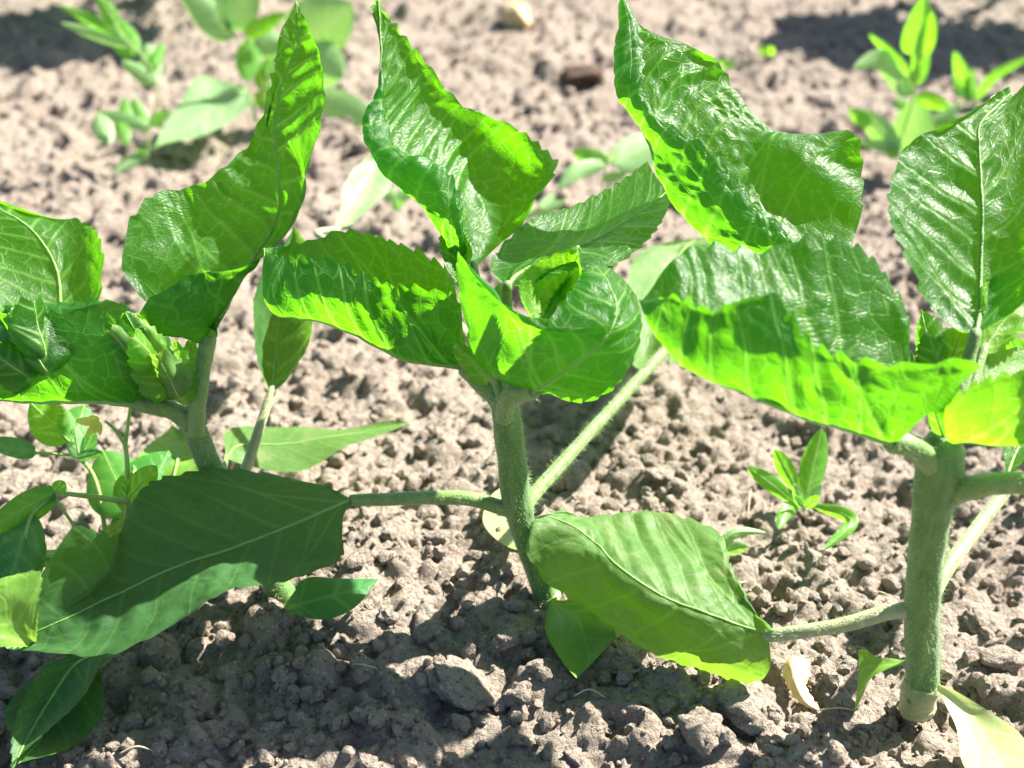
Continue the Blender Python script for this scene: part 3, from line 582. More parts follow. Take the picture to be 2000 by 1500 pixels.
blade(B, [[(905, 565, 44)], [(872, 500, 44.6), (885, 500, 44.9), (898, 505, 45), (912, 505, 44.8), (922, 500, 44.4)], [(866, 460, 45), (878, 455, 45.3), (890, 455, 45.4), (902, 460, 45.2), (910, 465, 44.8)], [(886, 412, 45.6)]], 'leaf', nu=50, nv=31, rib=0.0006, pucker=0.0007, vein_gap=0.006,
      petiole=[(980, 780, 43.8), (945, 670, 43.8)], prad=(0.0018, 0.001))
for (b, t, w, ro, mt) in [((975, 690, 43), (930, 545, 44.6), 55, 30, 'leaf'), ((985, 690, 43), (975, 555, 44.8), 50, -30, 'young'), ((945, 740, 43.2), (890, 672, 42.8), 45, 20, 'young'), ((950, 745, 43), (905, 690, 42.4), 35, -30, 'young')]:
    small_leaf(B, b, t, w, mt, roll=ro, cup=0.5, nu=40, nv=25, crumple=0.0006, teeth=0.0014, tooth_n=8, pucker=0.0007, rib=0.0005)
B.dd = -0.55
blade(B, [[(1078, 1168, 49)], [(1068, 1195, 48.4), (1085, 1182, 48.7), (1098, 1172, 48.8)], [(1066, 1235, 47.2), (1125, 1205, 48.1), (1150, 1168, 48.7)], [(1095, 1290, 46.2), (1145, 1258, 47.2), (1200, 1235, 47.5)], [(1118, 1318, 45.7), (1150, 1295, 46.2), (1190, 1262, 46.8)], [(1126, 1326, 45.6)]], 'cot', name='cotyledon', netv=0, nu=50, nv=31, teeth=0, pucker=0.0003, rib=0, wave=0.0006)
B.dd = 0
blade(B, [[(1040, 1085, 48.6)], [(980, 1062, 50.4), (1000, 1050, 50.6), (1030, 1040, 50.6)], [(944, 1020, 51.6), (985, 1010, 52), (1040, 1000, 52)], [(955, 975, 53), (985, 962, 53.4), (1010, 960, 53.4)], [(985, 948, 53.8)]], 'pale', name='cotyledon', netv=0, nu=40, nv=31, teeth=0, pucker=0.0002, rib=0, wave=0.0004)
blade(B, [[(655, 448, 57)], [(662, 425, 58.5), (678, 428, 58.5), (690, 440, 58)], [(678, 355, 60.5), (712, 370, 61.2), (745, 385, 60.4)], [(705, 318, 62), (738, 325, 62.5), (765, 345, 62)], [(752, 298, 63)]], 'weed_pale', nu=60, nv=41, teeth=0.0006, pucker=0.0006, netv=0.2,
      petiole=[(988, 805, 44.6), (900, 640, 48), (760, 540, 52), (650, 478, 55), (620, 455, 56)], prad=(0.0022, 0.0015), pmat='petiole_old')
hairs(B)

# ------------------------------------------------------------------ sunflower, right
C_ = Thing('sunflower_plant', 'young sunflower with the thickest hairy stem and a pale sheath at its foot', 'sunflower', gnd(1795, 1372), 'young sunflowers in the row')
tube(C_, 'stem', [at(1796, 1362, 45.4), at(1802, 1300, 44.7), at(1800, 1200, 43.2), at(1808, 1100, 41.9), at(1820, 1000, 40.6), at(1832, 930, 39.8), at(1840, 880, 39.4), at(1850, 850, 39.2)],
     [0.0058, 0.0060, 0.0058, 0.0060, 0.0063, 0.0072, 0.0070, 0.0050], M['stem'], n=70, sides=22, hair=26000, bumps=0.15)
tube(C_, 'stem_base', [at(1788, 1392, 45.9), at(1792, 1370, 45.7), at(1798, 1345, 45.2), at(1800, 1330, 45)], [0.0060, 0.0066, 0.0066, 0.0056], M['stem_base'], n=24, sides=24, bumps=0.25)
blade(C_, [[(1760, 760, 39.5), (1775, 805, 38.5), (1745, 858, 38.5), (1790, 832, 37.5), (1830, 800, 37)],
           [(1772, 690, 40.3), (1750, 760, 39.8), (1690, 846, 38), (1790, 785, 36.6), (1915, 708, 36.3)],
           [(1765, 610, 40.8), (1720, 690, 40.0), (1610, 830, 37.3), (1690, 770, 36.2), (1740, 710, 35.8)],
           [(1700, 512, 41.1), (1640, 630, 40.0), (1500, 797, 36.8), (1560, 725, 35.8), (1600, 676, 35.5)],
           [(1600, 466, 40.9), (1540, 580, 39.8), (1400, 745, 36.6), (1460, 672, 35.6), (1505, 574, 35.6)],
           [(1480, 486, 40.5), (1430, 560, 39.5), (1322, 684, 36.8), (1360, 642, 36), (1395, 604, 35.8)],
           [(1350, 480, 39.5), (1330, 540, 38.8), (1270, 622, 37.5), (1290, 602, 37), (1312, 578, 36.6)], [(1250, 585, 38.2)]], 'leaf', nu=240, nv=161, teeth=0.0024, pucker=0.0018, rib=0.0016, fold=(0.62, 1),
      petiole=[(1835, 935, 39.8), (1815, 900, 39.2), (1780, 872, 38.8)], prad=(0.0042, 0.0034), hair=14000)
C_.dd = 0.7
blade(C_, [[(1502, 1240, 42.9)], [(1462, 1180, 44.2), (1475, 1200, 43.8), (1455, 1222, 43.3), (1475, 1270, 43.3), (1500, 1298, 43.6)],
           [(1427, 1110, 45.5), (1410, 1150, 44.8), (1375, 1192, 43.6), (1400, 1260, 43.6), (1450, 1330, 44.6)],
           [(1402, 1035, 47), (1350, 1090, 46), (1285, 1160, 44.2), (1300, 1220, 44.4), (1350, 1302, 45.3)],
           [(1290, 996, 48), (1260, 1050, 47), (1212, 1115, 45), (1215, 1170, 45.2), (1240, 1258, 46.0)],
           [(1195, 1005, 48.0), (1180, 1030, 47.3), (1162, 1060, 46), (1140, 1110, 45.8), (1140, 1188, 46.5)],
           [(1140, 1010, 47.6), (1125, 1016, 47.1), (1108, 1022, 46.4), (1075, 1070, 46.2), (1062, 1132, 46.5)],
           [(1100, 1003, 47), (1080, 1002, 46.7), (1060, 1004, 46.4), (1042, 1030, 46), (1030, 1078, 45.8)], [(1032, 1020, 46.2)]], 'worn', nu=220, nv=141, netv=0.45, vamp=0.75, vein_gap=0.015, teeth=0.0012, pucker=0.0016, rib=0.0008, wave=0.003, crumple=0.0003,
      petiole=[(1795, 1192, 43.2), (1740, 1195, 43), (1640, 1222, 42.9), (1560, 1234, 42.9)], prad=(0.0030, 0.0022), hair=9000, pmat='petiole_old')
C_.dd = 0
blade(C_, [[(1600, 520, 41.8), (1590, 525, 42.2), (1580, 530, 42.6), (1600, 520, 43), (1640, 510, 43.4)],
           [(1560, 476, 41.6), (1520, 495, 42), (1440, 497, 42.8), (1560, 480, 44.4), (1672, 470, 44.6)],
           [(1470, 388, 42), (1420, 420, 42.2), (1345, 418, 43.2), (1500, 390, 45), (1690, 345, 45.2)],
           [(1395, 300, 42.4), (1350, 330, 42.6), (1277, 325, 43.6), (1440, 300, 45.4), (1662, 260, 45.6)],
           [(1320, 252, 42.8), (1290, 260, 43), (1245, 248, 44), (1380, 220, 45.6), (1550, 272, 45.8)],
           [(1264, 200, 43.4), (1246, 190, 43.6), (1225, 180, 44.2), (1320, 150, 45.6), (1455, 190, 46)],
           [(1258, 120, 44), (1240, 115, 44.2), (1221, 110, 44.6), (1290, 90, 45.6), (1402, 118, 46)],
           [(1245, 50, 44.6), (1235, 50, 44.7), (1223, 50, 44.9), (1250, 50, 45.2), (1290, 65, 45.5)], [(1222, -2, 45.2)]], 'leaf', nu=240, nv=161, pucker=0.0024, crumple=0.0006, rib=0.0014, fold=(1, 0.6),
      petiole=[(1842, 880, 39.6), (1800, 740, 41.5), (1690, 610, 42)], prad=(0.0026, 0.0020))
C_.dd = -1.6
blade(C_, [[(1905, 655, 41.5)], [(1852, 625, 41.5), (1880, 620, 42), (1915, 600, 42.5), (1960, 590, 42), (2000, 570, 41)],
           [(1775, 520, 42), (1840, 500, 43.2), (1920, 490, 44), (1990, 500, 43.3), (2040, 480, 42)],
           [(1737, 410, 43), (1820, 400, 44.6), (1915, 385, 45.2), (1970, 390, 45), (2060, 350, 44)],
           [(1752, 320, 44.5), (1820, 312, 46), (1908, 300, 46.5), (1965, 280, 46.8), (2060, 230, 46.5)],
           [(1798, 262, 46), (1850, 252, 46.9), (1912, 242, 47.3), (1965, 222, 47.8), (2030, 150, 48)], [(1985, 175, 48.2)]], 'leaf', nu=200, nv=151, pucker=0.0020, rib=0.0012, wave=0.001, comp=(41.5, 0.5),
      petiole=[(1845, 875, 39.6), (1868, 790, 40.2), (1890, 710, 41)], prad=(0.0026, 0.002))
C_.dd = 0
blade(C_, [[(1925, 684, 40.3)], [(1917, 600, 40.4), (1935, 610, 40.8), (1962, 622, 41), (1975, 640, 40.8), (1985, 655, 40.3)], [(1932, 540, 41), (1965, 540, 41.6), (2000, 560, 41.8), (2025, 590, 41.4), (2040, 612, 41)], [(2080, 510, 42)]], 'young', nu=60, nv=41, rib=0.0007, vein_gap=0.008,
      petiole=[(1850, 875, 39.4), (1890, 780, 39.8)], prad=(0.0022, 0.0014))
blade(C_, [[(1852, 868, 39)], [(1830, 790, 40), (1850, 830, 39.4), (1890, 862, 38.5), (1870, 830, 37.8), (1850, 790, 37.4)], [(1920, 690, 40.5), (1925, 780, 39.5), (1960, 866, 38), (1940, 800, 37.2), (1925, 738, 37)],
           [(2020, 690, 41), (2020, 780, 39.6), (2060, 850, 38), (2040, 790, 37.2), (2030, 725, 37)], [(2190, 760, 39)]], 'young', nu=90, nv=61, rib=0.0012, teeth=0.002, petiole=[(1842, 910, 39.6), (1848, 885, 39.2)], prad=(0.0034, 0.003), hair=9000)
for (b, t, w, ro, mt) in [((1850, 730, 40.4), (1880, 640, 41.2), 120, 10, 'young'), ((1830, 720, 41), (1795, 602, 42.2), 70, 20, 'leaf'), ((1842, 740, 40.2), (1810, 655, 40.8), 60, -30, 'leaf'), ((1850, 870, 39.2), (1822, 790, 38.6), 40, 20, 'leaf')]:
    small_leaf(C_, b, t, w, mt, roll=ro, cup=0.5, nu=46, nv=31, crumple=0.0005, teeth=0.0016, tooth_n=9, pucker=0.0008, rib=0.0005)
blade(C_, [[(2120, 948, 36.5)], [(2130, 900, 37.2), (2160, 950, 36), (2150, 1000, 35.5)], [(2230, 860, 38), (2260, 960, 36), (2240, 1050, 35)], [(2400, 950, 36.5)]], 'leaf', nu=50, nv=41,
      petiole=[(1815, 1000, 40.8), (1870, 962, 39.8), (1940, 945, 38.6), (2040, 945, 37.4)], prad=(0.0042, 0.0030), hair=14000)
blade(C_, [[(1958, 968, 46.8)], [(1955, 910, 47.5), (1975, 905, 48), (2000, 915, 47.4)], [(1965, 850, 48.5), (2010, 840, 49), (2050, 860, 48.4)], [(2080, 780, 50)]], 'leaf', nu=50, nv=31,
      petiole=[(1815, 1170, 43.6), (1850, 1110, 44.4), (1905, 1035, 45.6)], prad=(0.0030, 0.0024), hair=3000, pmat='petiole_old')
blade(C_, [[(1822, 1335, 44.9)], [(1838, 1360, 44.3), (1848, 1350, 44.4), (1858, 1345, 44.3)], [(1868, 1420, 43.2), (1895, 1400, 43.7), (1925, 1385, 43.6)], [(1880, 1490, 41.8), (1935, 1460, 42.4), (1990, 1430, 42.6)], [(1920, 1540, 40.8), (1970, 1520, 41.2), (2020, 1490, 41.6)], [(2010, 1560, 40.6)]], 'pale', name='cotyledon', netv=0, nu=50, nv=31, teeth=0, pucker=0.0003, rib=0, wave=0.0006)
blade(C_, [[(1790, 1292, 45)], [(1745, 1286, 45.2), (1735, 1298, 45), (1728, 1312, 44.6)], [(1715, 1285, 45.6), (1705, 1300, 45.4), (1700, 1330, 44.7)], [(1690, 1270, 46), (1690, 1300, 45.6), (1685, 1360, 44.2)], [(1678, 1272, 46.2), (1675, 1320, 45.4), (1668, 1395, 43.9)]], 'cot', name='cotyledon', netv=0, nu=40, nv=31, teeth=0, pucker=0.0004, rib=0, wave=0.001)
hairs(C_)

# ------------------------------------------------------------------ neighbours of the next row: only their shadows reach the picture
def row_plant(x, y, hgt, leaves, label, seed):
    z = soil_z(x, y); th = Thing('sunflower_plant', label, 'sunflower', (x, y, z), 'young sunflowers of the next row')
    base = np.array([x, y, z]); top = base + np.array([0.004, -0.006, hgt]); r = random.Random(seed)
    tube(th, 'stem', [base - [0, 0, 0.01], base * 0.5 + top * 0.5 + [0.003, 0.002, 0], top], [0.006, 0.0058, 0.004], M['stem'], n=30, sides=14)
    for (az, ln, wd, el) in leaves:
        d = np.array([math.cos(R(az)) * math.cos(R(el)), math.sin(R(az)) * math.cos(R(el)), math.sin(R(el))])
        p0 = top - np.array([0, 0, r.uniform(0, 0.03)]); p1 = p0 + d * 0.03 + np.array([0, 0, 0.012]); nu, nv = 50, 31
        C = cr([p1, p1 + d * ln * 0.5 + [0, 0, 0.012], p1 + d * ln], nu); T = nrm(np.gradient(C, axis=0))
        u = np.linspace(0, 1, nu); pr = u ** 0.4 * (1 - u) ** 0.8; pr /= pr.max(); P = np.zeros((nu, nv, 3)); vv = np.linspace(-1, 1, nv)
        for i in range(nu):
            w = nrm(np.cross(T[i], [0, 0, 1])); n_ = np.cross(w, T[i]); P[i] = C[i] + wd / 2 * pr[i] * (vv[:, None] * w * 0.95 + 0.3 * (vv ** 2)[:, None] * n_)
        LEAF_I[0] += 1; sd_ = LEAF_I[0] * 13
        lf = blade_net(th, P, 'leaf', 'leaf', 0.001, None, (0, 0), 0, sd_, None)
        tube(th, 'petiole', [p0, p0 * 0.5 + p1 * 0.5 + [0, 0, 0.003], p1, C[3]], [0.003, 0.0028, 0.002, 0.0012], M['petiole'], lf, n=20)
row_plant(0.52, 1.17, 0.16, [(196, 0.13, 0.09, 4), (222, 0.13, 0.10, -2), (248, 0.12, 0.09, 2), (276, 0.12, 0.09, 0), (305, 0.11, 0.09, 2), (165, 0.10, 0.08, 10), (60, 0.1, 0.08, 25), (335, 0.1, 0.08, 15)], 'young sunflower of the next row shading soil behind the glossy leaf', 3)
row_plant(-0.20, 1.19, 0.16, [(250, 0.12, 0.10, 0), (215, 0.13, 0.10, 2), (285, 0.09, 0.09, 0), (180, 0.13, 0.09, 6), (150, 0.10, 0.08, 10), (60, 0.1, 0.08, 25)], 'young sunflower of the next row shading soil behind the thin weed', 4)
row_plant(-0.335, 1.18, 0.16, [(250, 0.13, 0.10, 0), (215, 0.13, 0.10, 2), (285, 0.12, 0.09, 0), (190, 0.1, 0.08, 8), (320, 0.1, 0.08, 8)], 'young sunflower of the next row shading soil beyond the left leaf', 5)

# ------------------------------------------------------------------ weeds
def weed(name, label, x, y, stems, leaves, mat='weed', group=None, cat='weed', srad=0.0008, **kw):
    th = Thing(name, label, cat, gnd(x, y), group)
    for s_ in stems: tube(th, 'stem', [at(*q) for q in s_], np.linspace(srad, srad * 0.55, len(s_)), M['weed_stem'], n=8 * len(s_), sides=8)
    for l in leaves:
        k = dict(kw); k.update(l[3] if len(l) > 3 else {})
        small_leaf(th, l[0], l[1], l[2], k.pop('mat', mat), **k)
    return th
def D(*q): return q
# thin weed with narrow leaves
d0 = gd(318); weed('narrow_leaved_weed', 'thin upright weed with narrow leaves on a bent stem', 288, 318,
  [[(288, 322, d0), (292, 250, 83.5), (308, 185, 82), (288, 122, 80.5), (240, 72, 79.5), (218, 30, 79)]],
  [((238, 68, 79.5), (118, 10, 79), 22), ((262, 90, 80), (118, 44, 80), 24, {'mat': 'weed_pale'}), ((262, 112, 80), (222, 35, 80.6), 52, {'shape': .6}), ((226, 45, 79.2), (188, -12, 79), 30, {}),
   ((305, 165, 81.5), (238, 118, 81), 30, {'mat': 'weed_pale'}), ((300, 150, 81.5), (288, 85, 82), 40, {'mat': 'weed_pale'}), ((300, 130, 81.4), (320, 82, 82), 22, {}),
   ((292, 250, 83.5), (195, 218, 83), 26, {'mat': 'weed_pale'}), ((250, 240, 83.4), (242, 190, 84), 26, {}), ((285, 255, 83.5), (260, 190, 84), 30, {}), ((232, 235, 83.2), (250, 285, 82.4), 26, {}),
   ((190, 222, 83), (212, 282, 82), 40, {'mat': 'weed_pale', 'shape': .6}), ((292, 245, 83.5), (330, 215, 83.8), 24, {}), ((285, 305, 84), (230, 318, 83.6), 16, {'mat': 'weed_pale'}), ((280, 308, 84), (220, 335, 83.2), 18, {'mat': 'weed_pale'}), ((290, 300, 84), (265, 295, 83.6), 16, {})])
# broad-leaved weed
d0 = gd(225); weed('broad_leaved_weed', 'bushy broad leaved weed behind the tall pointed sunflower leaf', 525, 225,
  [[(525, 228, d0), (515, 170, 90.5), (480, 95, 88.5), (440, 50, 87.5), (430, -20, 86.5)], [(515, 180, 90.5), (540, 120, 90), (600, 60, 89.5)]],
  [((455, 75, 88), (352, -25, 86.5), 62, {'mat': 'weed_pale'}), ((440, 50, 87.5), (500, -30, 87), 80, {'mat': 'weed_pale'}), ((450, 60, 87.6), (428, -30, 87), 20, {}),
   ((478, 70, 88), (560, 25, 88), 30, {'mat': 'young'}), ((490, 75, 88.5), (480, 160, 88), 48, {'shape': .6}), ((500, 80, 88.5), (560, 95, 89), 56, {'mat': 'weed_pale'}),
   ((560, 95, 90), (690, 10, 89), 120, {'mat': 'weed_pale', 'shape': .6}), ((585, 100, 90), (672, 150, 89), 90, {'mat': 'weed_pale', 'shape': .6}), ((520, 150, 90.5), (545, 80, 91), 30, {}), ((515, 175, 90.5), (505, 120, 91), 30, {'mat': 'young'}), ((520, 190, 91), (560, 175, 91), 40, {'mat': 'weed_pale'}),
   ((575, 200, 91), (748, 255, 89), 100, {'mat': 'weed_pale', 'shape': .6}), ((520, 205, 91), (500, 180, 90.6), 30, {'mat': 'young'})])
th = Thing('broad_leaved_weed', 'single pale heart shaped leaf of a weed spread low over its own shadow', 'weed', gnd(500, 235))
tube(th, 'stem', [at(500, 238, gd(238)), at(492, 200, 89.5), at(480, 175, 89)], [0.0016, 0.0014, 0.001], M['weed_stem'], n=16)
blade(th, [[(478, 168, 89)], [(400, 152, 90.5), (430, 165, 90), (462, 190, 88.4), (480, 200, 88), (492, 205, 87.8)], [(365, 180, 89), (395, 195, 88.6), (420, 215, 88), (450, 232, 87), (470, 228, 87)], [(330, 225, 87), (350, 232, 86.8), (365, 248, 86), (385, 262, 85.4), (400, 262, 85.4)], [(298, 292, 84)]], 'weed_pale', nu=50, nv=41, rib=0.0008, teeth=0.0012)
# small weed between middle and right plants
d0 = gd(392); weed('seedling_weed', 'small weed with one broad dull leaf behind the middle and right sunflowers', 1182, 392,
  [[(1182, 396, d0), (1176, 360, 76.2), (1186, 318, 75)]],
  [((1188, 315, 75), (1118, 296, 75), 32, {}), ((1182, 322, 75), (1090, 372, 73.6), 32, {'mat': 'weed_pale', 'mid': (1125, 335, 74)}), ((1190, 318, 75), (1205, 290, 75.6), 18, {'mat': 'young'}), ((1200, 322, 75.4), (1300, 268, 77), 74, {'mat': 'weed_pale', 'shape': .6}), ((1178, 350, 76), (1225, 340, 76), 22, {'mat': 'weed_pale'}), ((1182, 385, 77), (1240, 372, 77), 22, {})])
d0 = gd(430); weed('seedling_weed', 'flat pale seedling weed beside the long leaf with leaf shadow on it', 1050, 425, [[(1050, 432, d0), (1050, 418, 78), (1052, 408, 77.4)]],
  [((1050, 412, 77.6), (1105, 395, 78), 26, {'mat': 'weed_pale'}), ((1050, 412, 77.6), (1000, 425, 77.2), 24, {'mat': 'weed_pale'}), ((1055, 408, 77.4), (1085, 378, 78), 20, {'mat': 'weed_pale'})])
d0 = gd(408); weed('seedling_weed', 'tiny two leaved seedling in the shade between left and middle sunflowers', 775, 402, [[(775, 408, d0), (773, 395, 77), (772, 385, 76.4)]],
  [((772, 388, 76.5), (742, 368, 76.4), 26, {'mat': 'weed_pale'}), ((772, 388, 76.5), (812, 372, 76.6), 24, {'mat': 'weed_pale'}), ((772, 390, 76.5), (780, 412, 75.6), 22, {})])
# tall weed top right
d0 = gd(305); weed('broad_leaved_weed', 'upright weed with folded strap leaves in front of the dark oval shadow', 1768, 305,
  [[(1768, 308, d0), (1772, 250, 84), (1785, 180, 82.5), (1792, 120, 81.2), (1800, 60, 80)]],
  [((1785, 110, 81), (1806, -8, 79.5), 58, {'shape': .3, 'cup': .6}), ((1806, 108, 80.8), (1822, 22, 79.6), 30, {'mat': 'young', 'roll': 30}), ((1778, 148, 82), (1697, 66, 82), 24, {'roll': 30}),
   ((1775, 190, 82.6), (1666, 132, 81.5), 40, {'mat': 'weed_pale', 'mid': (1725, 118, 82)}), ((1790, 165, 82), (1814, 100, 81.4), 24, {'roll': 20}), ((1778, 188, 82.6), (1768, 140, 82.4), 20, {'mat': 'young'}), ((1788, 160, 82), (1788, 85, 81.2), 16, {'mat': 'young'}),
   ((1775, 305, 84.4), (1795, 182, 82.6), 78, {'mat': 'weed_pale', 'shape': .35}), ((1757, 300, 84.4), (1682, 214, 84), 48, {'mat': 'weed_pale'}), ((1700, 245, 84), (1658, 212, 84), 28, {}), ((1752, 290, 84.4), (1672, 278, 84), 22, {'mat': 'weed_pale'}), ((1755, 290, 84.4), (1722, 255, 84.6), 20, {'mat': 'young'}),
   ((1825, 245, 84), (1878, 200, 84), 28, {'mat': 'weed_pale'}), ((1792, 186, 82.6), (1856, 210, 82), 30, {'mat': 'young'}), ((1830, 240, 84), (1882, 228, 84), 18, {}), ((1770, 200, 83), (1745, 205, 82.6), 24, {}), ((1825, 255, 84), (1865, 240, 83.6), 22, {}), ((1755, 302, 84.4), (1730, 298, 84), 20, {'mat': 'young'})])
d0 = gd(212); weed('grassy_weed', 'small weed with one long blade leaf arching beside the folded strap weed', 1897, 212, [[(1897, 216, d0), (1897, 200, 92.6), (1896, 190, 92)]],
  [((1892, 196, 92.3), (1865, 100, 91), 30, {'roll': 20}), ((1888, 192, 92.3), (1864, 140, 92), 22, {'mat': 'weed_pale'}), ((1897, 198, 92.4), (1902, 132, 91.4), 18, {'mat': 'weed_pale'}), ((1903, 196, 92.4), (2015, 110, 90), 20, {'mid': (1945, 146, 91)}), ((1885, 225, 92), (1888, 205, 91.6), 12, {})])
d0 = gd(108); weed('seedling_weed', 'tiny bright green sprout alone on the bare soil', 1497, 110, [[(1497, 112, d0), (1498, 104, 101), (1499, 100, 100)]], [((1498, 104, 100.8), (1486, 92, 100), 18, {'mat': 'young'}), ((1498, 104, 100.8), (1512, 94, 100), 18, {'mat': 'young'})])
d0 = gd(135); weed('seedling_weed', 'dull sprout peeping out behind the largest back leaf', 1424, 132, [[(1424, 136, d0), (1423, 130, 99), (1422, 126, 98)]], [((1423, 130, 98), (1405, 116, 98), 18), ((1423, 130, 98), (1436, 120, 98), 18)])
# seedling right of centre
d0 = gd(992); weed('rosette_seedling', 'rosette seedling with one drooping curled leaf below the largest front leaf', 1572, 992, [[(1570, 996, d0), (1570, 985, 53.4), (1570, 975, 53)]],
  [((1570, 985, 53.4), (1605, 835, 54), 50, {'shape': .8, 'cup': .4, 'pucker': .0006}), ((1562, 968, 53), (1513, 878, 52), 34, {'shape': .8}), ((1552, 985, 53), (1460, 912, 52), 30, {'shape': 1.1, 'mid': (1515, 952, 52.4)}),
   ((1562, 985, 53), (1520, 1034, 51.4), 26, {'mid': (1535, 1000, 52.2)}), ((1585, 985, 53.2), (1610, 1074, 50), 28, {'mid': (1662, 1015, 51), 'mat': 'weed', 'shape': .6}), ((1572, 988, 53), (1605, 945, 53), 24, {'mat': 'weed_pale'}), ((1568, 988, 52.8), (1550, 945, 52.4), 22, {'mat': 'weed_pale'}), ((1572, 992, 52.6), (1600, 968, 52), 18), ((1568, 990, 52.6), (1552, 968, 52), 16)], srad=0.0012)
d0 = gd(1082); weed('seedling_weed', 'small narrow leaved seedling peeping past the blotched drooping leaf', 1402, 1080, [[(1402, 1084, d0), (1402, 1076, 51), (1403, 1070, 50.6)]],
  [((1398, 1068, 50.6), (1495, 1040, 51), 18, {'mat': 'weed_pale', 'mid': (1440, 1040, 50.6)}), ((1402, 1078, 50.8), (1462, 1066, 50.2), 24, {'mat': 'weed_pale', 'shape': .7}), ((1402, 1076, 50.8), (1375, 1050, 51), 20)])
d0 = gd(730); weed('seedling_weed', 'dark weed tucked against the right sunflower behind its bright young leaf', 2000, 725, [[(2000, 730, d0), (1998, 700, 58), (1996, 680, 57)]],
  [((1998, 712, 58), (1972, 655, 57.4), 40), ((2000, 712, 58), (1966, 700, 57), 40), ((2000, 712, 58), (2025, 650, 57.4), 50), ((1998, 715, 58), (1975, 735, 57), 26, {'mat': 'weed_pale'})])

# nightshade beside the left sunflower
Nn = Thing('nightshade_weed', 'branching nightshade weed with a small yellow flower beside the left sunflower', 'weed', gnd(215, 1135))
for s_, r_ in [([(215, 1140, gd(1140)), (235, 1070, 49), (250, 985, 48), (248, 900, 47.6), (244, 868, 47.4)], .0014), ([(244, 868, 47.4), (225, 840, 47.2), (205, 822, 47)], .0008), ([(244, 875, 47.4), (250, 830, 47.6), (255, 790, 47.8)], .0009),
               ([(248, 980, 47.8), (180, 970, 47.2), (108, 962, 46.8)], .0014), ([(215, 1120, 49.4), (180, 1080, 48.4), (140, 1020, 47.4), (108, 975, 47)], .0009), ([(215, 1110, 49.2), (190, 950, 49.6), (155, 895, 49.6), (130, 888, 49.4), (60, 884, 49)], .001), ([(108, 965, 46.9), (60, 1010, 46.4), (45, 1090, 46)], .0009)]:
    tube(Nn, 'stem', [at(*q) for q in s_], np.linspace(r_, r_ * 0.6, len(s_)), M['weed_stem'], n=10 * len(s_), sides=8, hair=2500)
for b, t, w, k in [((135, 862, 49.2), (58, 785, 49.4), 82, {'shape': .6, 'mat': 'young'}), ((140, 865, 49.3), (165, 790, 50.2), 70, {'shape': .6}), ((70, 885, 49), (-40, 862, 48.6), 40, {'mat': 'cot_dark', 'roll': 20}), ((108, 962, 46.8), (-30, 1040, 45.6), 60, {'mat': 'nshade', 'roll': 10}),
                   ((108, 960, 46.8), (126, 940, 46.6), 26, {'mat': 'young'}), ((108, 962, 46.8), (60, 975, 47.4), 34, {}), ((60, 1000, 46.6), (10, 1165, 45), 90, {'shape': .6, 'mat': 'cot_dark'}), ((250, 975, 47.6), (305, 910, 47), 48, {'mat': 'young', 'shape': .6}), ((252, 965, 47.6), (240, 930, 47), 20, {'mat': 'young'}),
                   ((260, 1010, 49), (200, 880, 50.6), 130, {'shape': .7, 'mat': 'nshade'}), ((270, 1000, 49), (330, 880, 50.6), 120, {'shape': .7, 'mat': 'nshade'}), ((240, 1080, 48.4), (225, 1010, 48.4), 40, {'mat': 'cot_dark'}), ((155, 895, 49.4), (145, 835, 49.4), 36, {'mat': 'weed_pale'}), ((160, 890, 49.4), (185, 840, 49.6), 30, {}), ((150, 895, 49.2), (200, 882, 48.8), 22, {'mat': 'cot_dark'}),
                   ((170, 1090, 48), (60, 1082, 46.6), 22, {'mat': 'weed_pale'}), ((165, 1095, 48), (55, 1100, 46.4), 20, {}), ((195, 1060, 47), (245, 1015, 47), 26, {'mat': 'cot'}), ((40, 1160, 46), (-40, 1060, 46), 60, {'mat': 'cot_dark'}), ((60, 1140, 46), (90, 1060, 46.6), 24, {'mat': 'worn'})]:
    k = dict(k); small_leaf(Nn, b, t, w, k.pop('mat', 'nshade'), **k)
fl = bpy.data.objects.new('flower', None)
for (t, w) in [((148, 822, 46.6), 14), ((168, 852, 46.6), 13), ((182, 846, 46.3), 14), ((196, 850, 46.8), 12), ((176, 812, 47), 13)]:
    LEAF_I[0] += 1; small_leaf(Nn, (192, 824, 46.8), t, w, 'cot', name='petal', nu=12, nv=7, rib=0).data.materials[0] = M['petal']
bpy.data.objects.remove(fl)

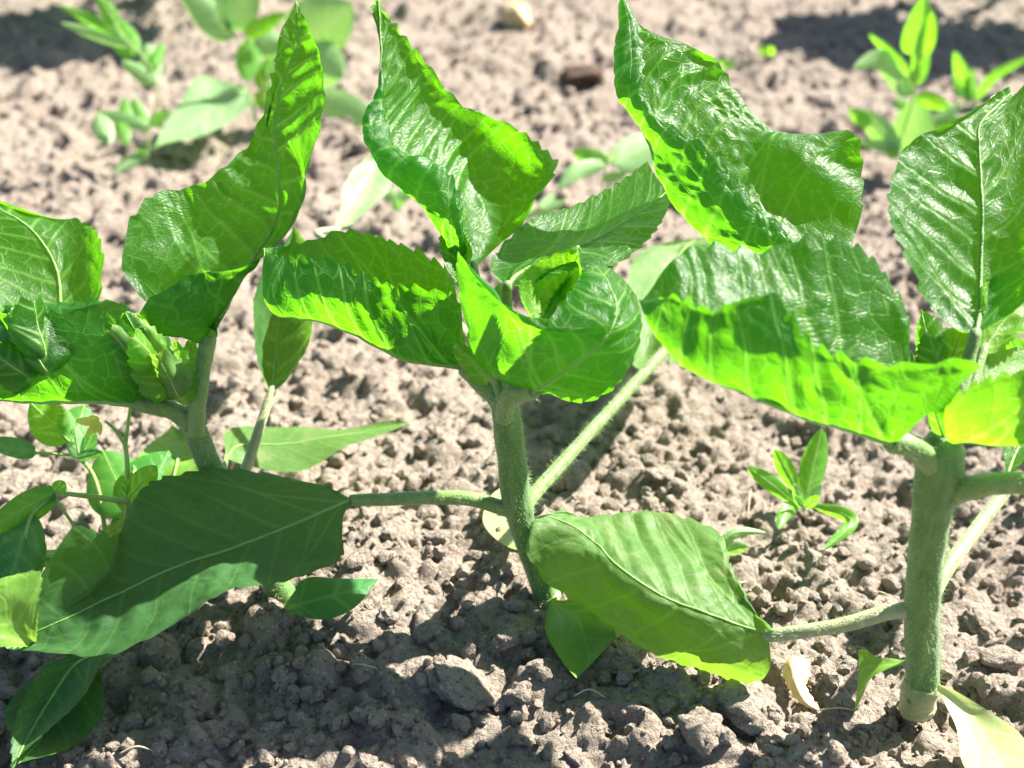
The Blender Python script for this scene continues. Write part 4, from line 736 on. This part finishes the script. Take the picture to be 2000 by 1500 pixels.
# ------------------------------------------------------------------ loose things on the soil
zf = 1300
th = Thing('fallen_leaf', 'bitten yellow dead leaf lying on the soil beside the right sunflower', 'fallen leaf', gnd(1565, 1340))
blade(th, [[(1548, 1278, gd(1278, .006))], [(1530, 1298, gd(1298, .005)), (1548, 1298, gd(1298, .009)), (1576, 1296, gd(1296, .006))], [(1530, 1325, gd(1325, .004)), (1550, 1322, gd(1322, .008)), (1580, 1318, gd(1318, .006))],
           [(1545, 1355, gd(1355, .003)), (1560, 1350, gd(1350, .006)), (1572, 1340, gd(1340, .005))], [(1568, 1378, gd(1378, .003)), (1576, 1374, gd(1374, .005)), (1586, 1366, gd(1366, .004))], [(1600, 1388, gd(1388, .003))]], 'dead', nu=60, nv=25, rib=0, teeth=0.0012, tooth_n=9, pucker=0.0003, wave=0.0008)
for i, (x0, y0, x1, y1, bend) in enumerate([(240, 1498, 310, 1490, 4), (690, 1330, 740, 1345, -8), (1440, 1160, 1500, 1150, 6), (1600, 1390, 1665, 1396, -5), (1460, 1010, 1466, 960, 3), (1120, 1380, 1180, 1395, 6), (740, 820, 800, 828, 5), (1690, 1150, 1740, 1165, -6), (1290, 1310, 1330, 1322, 5), (880, 1170, 900, 1210, 4)]):
    a, b = gnd(x0, y0), gnd(x1, y1); a[2] = soil_z(a[0], a[1]) + .002; b[2] = soil_z(b[0], b[1]) + .002; mpt = (a + b) / 2; mpt[2] += 0.0025; mpt[1] += bend * 0.0002
    V, F, _, _ = tube_mesh([a, mpt, b], [0.0004, 0.00035, 0.0002], 12, 6)
    o = link_mesh('straw', V - a, F, M['straw']); o.location = a
    tag(o, 'thin dry plant fibre lying across the soil crumbs', 'straw', 'dry fibres on the soil')
# labels that single out each clod and fibre by the thing it lies closest to
MARKS = [('the foot of the crumple hearted sunflower', 570, 1195), ('the foot of the middle sunflower', 1072, 1185), ('the pale sheathed sunflower foot', 1795, 1372), ('the rosette seedling', 1572, 992),
         ('the bitten yellow leaf', 1565, 1340), ('the pale ochre stone', 1010, 42), ('the dark reddish clod', 1135, 150), ('the weed with folded strap leaves', 1768, 305), ('the thin narrow leaved weed', 288, 318),
         ('the yellow flowered nightshade', 215, 1135), ('the weed with one broad dull leaf', 1182, 392), ('the bushy broad leaved weed', 525, 225), ('the tiny two leaved seedling', 775, 402)]
ORD = ['closest', 'second closest', 'third closest', 'fourth closest', 'fifth closest', 'sixth closest', 'seventh closest', 'eighth closest', 'ninth closest', 'tenth closest', 'eleventh closest', 'twelfth closest', 'thirteenth closest', 'fourteenth closest', 'fifteenth closest', 'sixteenth closest', 'seventeenth closest', 'eighteenth closest', 'nineteenth closest', 'twentieth closest']
def relabel(kind, text):
    obs = [o_ for o_ in col.objects if o_.get('group') == kind]; used = {}
    for o_ in obs:
        d = [(np.hypot(*(np.array(o_.location[:2]) - gnd(x, y)[:2])), n) for n, x, y in MARKS]; d.sort(); used.setdefault(d[0][1], []).append((d[0][0], o_))
    for n, l in used.items():
        l.sort(key=lambda q: q[0])
        x, y = next((x, y) for nn, x, y in MARKS if nn == n); allr = sorted(np.hypot(*(np.array(q.location[:2]) - gnd(x, y)[:2])) for q in obs)
        for dist, o_ in l:
            k = int(np.searchsorted(allr, dist - 1e-9)); o_['label'] = text % (ORD[min(k, len(ORD) - 1)], n)
relabel(G, 'dry soil clod, %s to %s')
relabel('dry fibres on the soil', 'thin dry fibre on soil, %s to %s')
cy = scene.cycles; cy.use_denoising = True; cy.max_bounces = 7; cy.diffuse_bounces = 3; cy.glossy_bounces = 2; cy.transmission_bounces = 4
